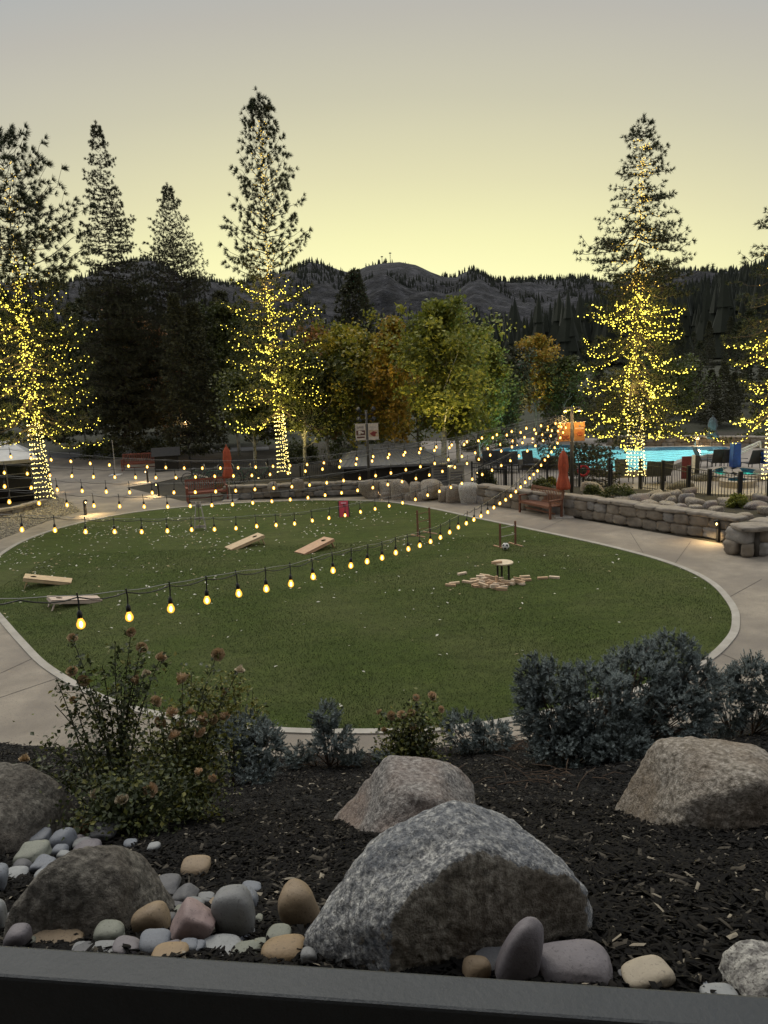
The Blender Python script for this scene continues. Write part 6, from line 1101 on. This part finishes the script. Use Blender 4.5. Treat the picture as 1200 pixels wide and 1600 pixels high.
# ---- pavilion at the left edge
a, c = gp(-120, 800), gp(58, 781); d = (c-a).normalized(); nn_ = Vector((-d.y, d.x, 0)); ang = math.atan2(d.y, d.x); L_ = (c-a).length; t = empty('pavilion', a, ang, 'dark glazed pavilion with a pale translucent roof at the left edge', 'pavilion'); hgt = hz(716, c, 55)
MB().box((L_/2, 2.2, hgt*.5), (L_-.1, 4.2, hgt-.1)).obj('dark_interior', mat('dark_glass', col=(.006,.006,.007), rough=.12), t); fr_ = mat('frame_grey', col=(.13,.125,.12), rough=.5)
for k in range(5): MB().box((L_*(.08+.225*k), .05, hgt/2), (.05, .05, hgt)).obj('post', fr_, t)
for zz in (.25, hgt*.33, hgt*.66): MB().box((L_/2, .045, zz), (L_, .03, .035)).obj('transom', fr_, t)
rfm = mat('roof_translucent', cols=[(.35,(.34,.35,.36)),(.7,(.50,.51,.52))], scale=1.2, rough=.5, trans=.2); MB().add([(-.3, -.45, hgt), (L_+.25, -.45, hgt-.02), (L_-.8, 2.3, hgt+.75), (-.3, 2.3, hgt+.75), (L_+.25, 4.8, hgt), (-.3, 4.8, hgt)], [(0,1,2,3),(3,2,4,5)]).add([(L_+.25, -.45, hgt-.02), (L_+.25, 4.8, hgt), (L_-.8, 2.3, hgt+.75)], [(0,1,2)]).obj('roof', rfm, t); MB().box((L_/2, -.46, hgt-.06), (L_+.5, .05, .16)).obj('valance', mat('valance', col=(.20,.19,.18)), t)
# ---- bicycles parked left of the wall
def make_bike():
    t = empty('bicycle', (0, 0, 0), 0, '', 'bicycle'); fm = mat('bike_green', col=(.05,.12,.09), rough=.4)
    for x in (-.52, .52):
        w1 = MB(); w1.tube([(x+.33*math.cos(a_), 0, .35+.33*math.sin(a_)) for a_ in np.linspace(0, 6.283, 29)], .018, 6); o = w1.obj('wheel', blk, t, smooth=True); s_ = MB(); [s_.tube([(x, 0, .35), (x+.32*math.cos(a_), 0, .35+.32*math.sin(a_))], .003, 3) for a_ in np.linspace(0, 5.9, 12)]; s_.obj('spokes', alu, o)
    f = MB(); A_, B_, C_, D_, E_ = (-.52, 0, .35), (-.05, 0, .32), (-.18, 0, .78), (.36, 0, .80), (.52, 0, .35)
    for x, y in ((A_, B_), (A_, C_), (B_, C_), (B_, D_), (C_, D_), (D_, E_)): f.tube([x, y], .018, 6)
    f.obj('frame', fm, t); MB().tube([(.36, 0, .80), (.33, 0, .98), (.28, -.22, 1.02)], .013, 6).tube([(.33, 0, .98), (.28, .22, 1.02)], .013, 6).obj('handlebar', alu, t); MB().ball((-.20, 0, .88), (.13, .06, .035), 2).tube([(-.18, 0, .78), (-.2, 0, .88)], .012, 6).obj('saddle', blk, t, smooth=True); return t
bk = make_bike(); BK = [(312,759,0.1,'bicycle leaning behind the left red bench, first from the left'),(334,760,-.25,'second bicycle from the left, behind the end of the left red bench'),(356,758,.3,'bicycle behind the closed red umbrella'),(384,757,-.1,'bicycle between the closed red umbrella and the slender lit pine'),(408,756,.2,'bicycle nearest the slender lit pine')]
for k, (u, v, rz, lb) in enumerate(BK): o = bk if k == 0 else copy_tree(bk); o.location = gp(u, v); o.rotation_euler = (R(6), 0, rz); o['label'] = lb; o['group'] = 'bicycles behind the left wall'
# kiosk
t = empty('kiosk', gp(262, 735), R(12), 'small dark hut with a pitched roof beyond the island bed', 'hut'); MB().box((0, 0, .45), (1.3, .9, .9)).obj('wall', dkw, t); MB().add([(-.8,-.6,.9),(.8,-.6,.9),(.8,.6,.9),(-.8,.6,.9),(-.8,0,1.35),(.8,0,1.35)], [(0,1,5,4),(2,3,4,5)]).add([(-.8,-.6,.9),(-.8,0,1.35),(-.8,.6,.9),(.8,-.6,.9),(.8,.6,.9),(.8,0,1.35)], [(0,1,2),(3,4,5)]).obj('roof', mat('hut_roof', col=(.03,.028,.026)), t)
# street lamps and uplights seen as lit spots
def spot(u, v, z, e, aim, sz, col, nm, label):
    p = gp(u, v); t = empty('uplight', p, 0, label, 'spotlight'); MB().lathe([(0, 0), (.06, 0), (.07, .09), (.0, .08)], n=12).obj('housing', blk, t); MB().ball((0, 0, .10), (.05, .05, .012), 1).obj('lens', lampm, t)
    pl = bpy.data.lights.new(nm, 'SPOT'); pl.energy = e; pl.spot_size = R(sz); pl.spot_blend = .7; pl.color = col; pl.shadow_soft_size = .05; po = bpy.data.objects.new(nm, pl); COL.objects.link(po); po.parent = t; po.location = (0, 0, .16); po.rotation_euler = Vector(aim).to_track_quat('-Z', 'Y').to_euler()
Y_ = (1, .78, .28)
spot(700, 764, 0, 1140, (-.05, .25, 1), 70, Y_, 'uplight', 'ground spotlight at the foot of the tallest light green tree'); spot(632, 756, 0, 780, (-.12, .3, 1), 80, Y_, 'uplight', 'ground spotlight below the orange tipped tree'); spot(575, 752, 0, 480, (-.1, .3, 1), 90, Y_, 'uplight', 'ground spotlight under the olive tree')
spot(483, 756, 0, 480, (0, .25, 1), 80, Y_, 'uplight', 'ground spotlight at the dark green tree with the short trunk'); spot(832, 694, 0, 450, (0, -.1, 1), 60, Y_, 'uplight', 'ground spotlight at the small orange brown tree'); spot(808, 698, 0, 450, (0, -.1, 1), 50, Y_, 'uplight', 'ground spotlight at the small greyish tree'); spot(745, 742, 0, 780, (.05, .3, 1), 90, Y_, 'uplight', 'ground spotlight under the rounded green tree'); spot(404, 750, 0, 180, (0, .3, 1), 60, Y_, 'uplight', 'ground spotlight at the small dark tree')
def lamp(u, v, vt, Y, label, r=.10, e=60):
    p = yp(u, v, Y); p.z = float(rise(np.array(p.x), np.array(Y))) if Y > 58 else 0; h = yp(u, vt, Y).z-p.z; t = empty('street_lamp', p, 0, label, 'street lamp'); MB().tube([(0, 0, 0), (0, 0, h)], .05, 8).obj('post', blk, t); MB().ball((0, 0, h+.05), (r*1.6, r*1.6, r), 2).obj('lamp_head', lampm, t, smooth=True)
    pl = bpy.data.lights.new('street_light', 'POINT'); pl.energy = e; pl.color = (1, .66, .3); pl.shadow_soft_size = .15; po = bpy.data.objects.new('street_light', pl); COL.objects.link(po); po.parent = t; po.location = (0, -.25, h-.1)
lamp(295, 706, 660, 50, 'small lamp glowing in front of the airy conifer trunk', .08, 70); lamp(1143, 662, 651, 66, 'yellow lamp glowing among the trunks beyond the pool', .16, 200); lamp(1088, 702, 686, 44, 'round white lamp on the far pool terrace', .09, 30); lamp(1160, 692, 682, 49, 'low amber lamp on top of the far pool wall', .05, 60)
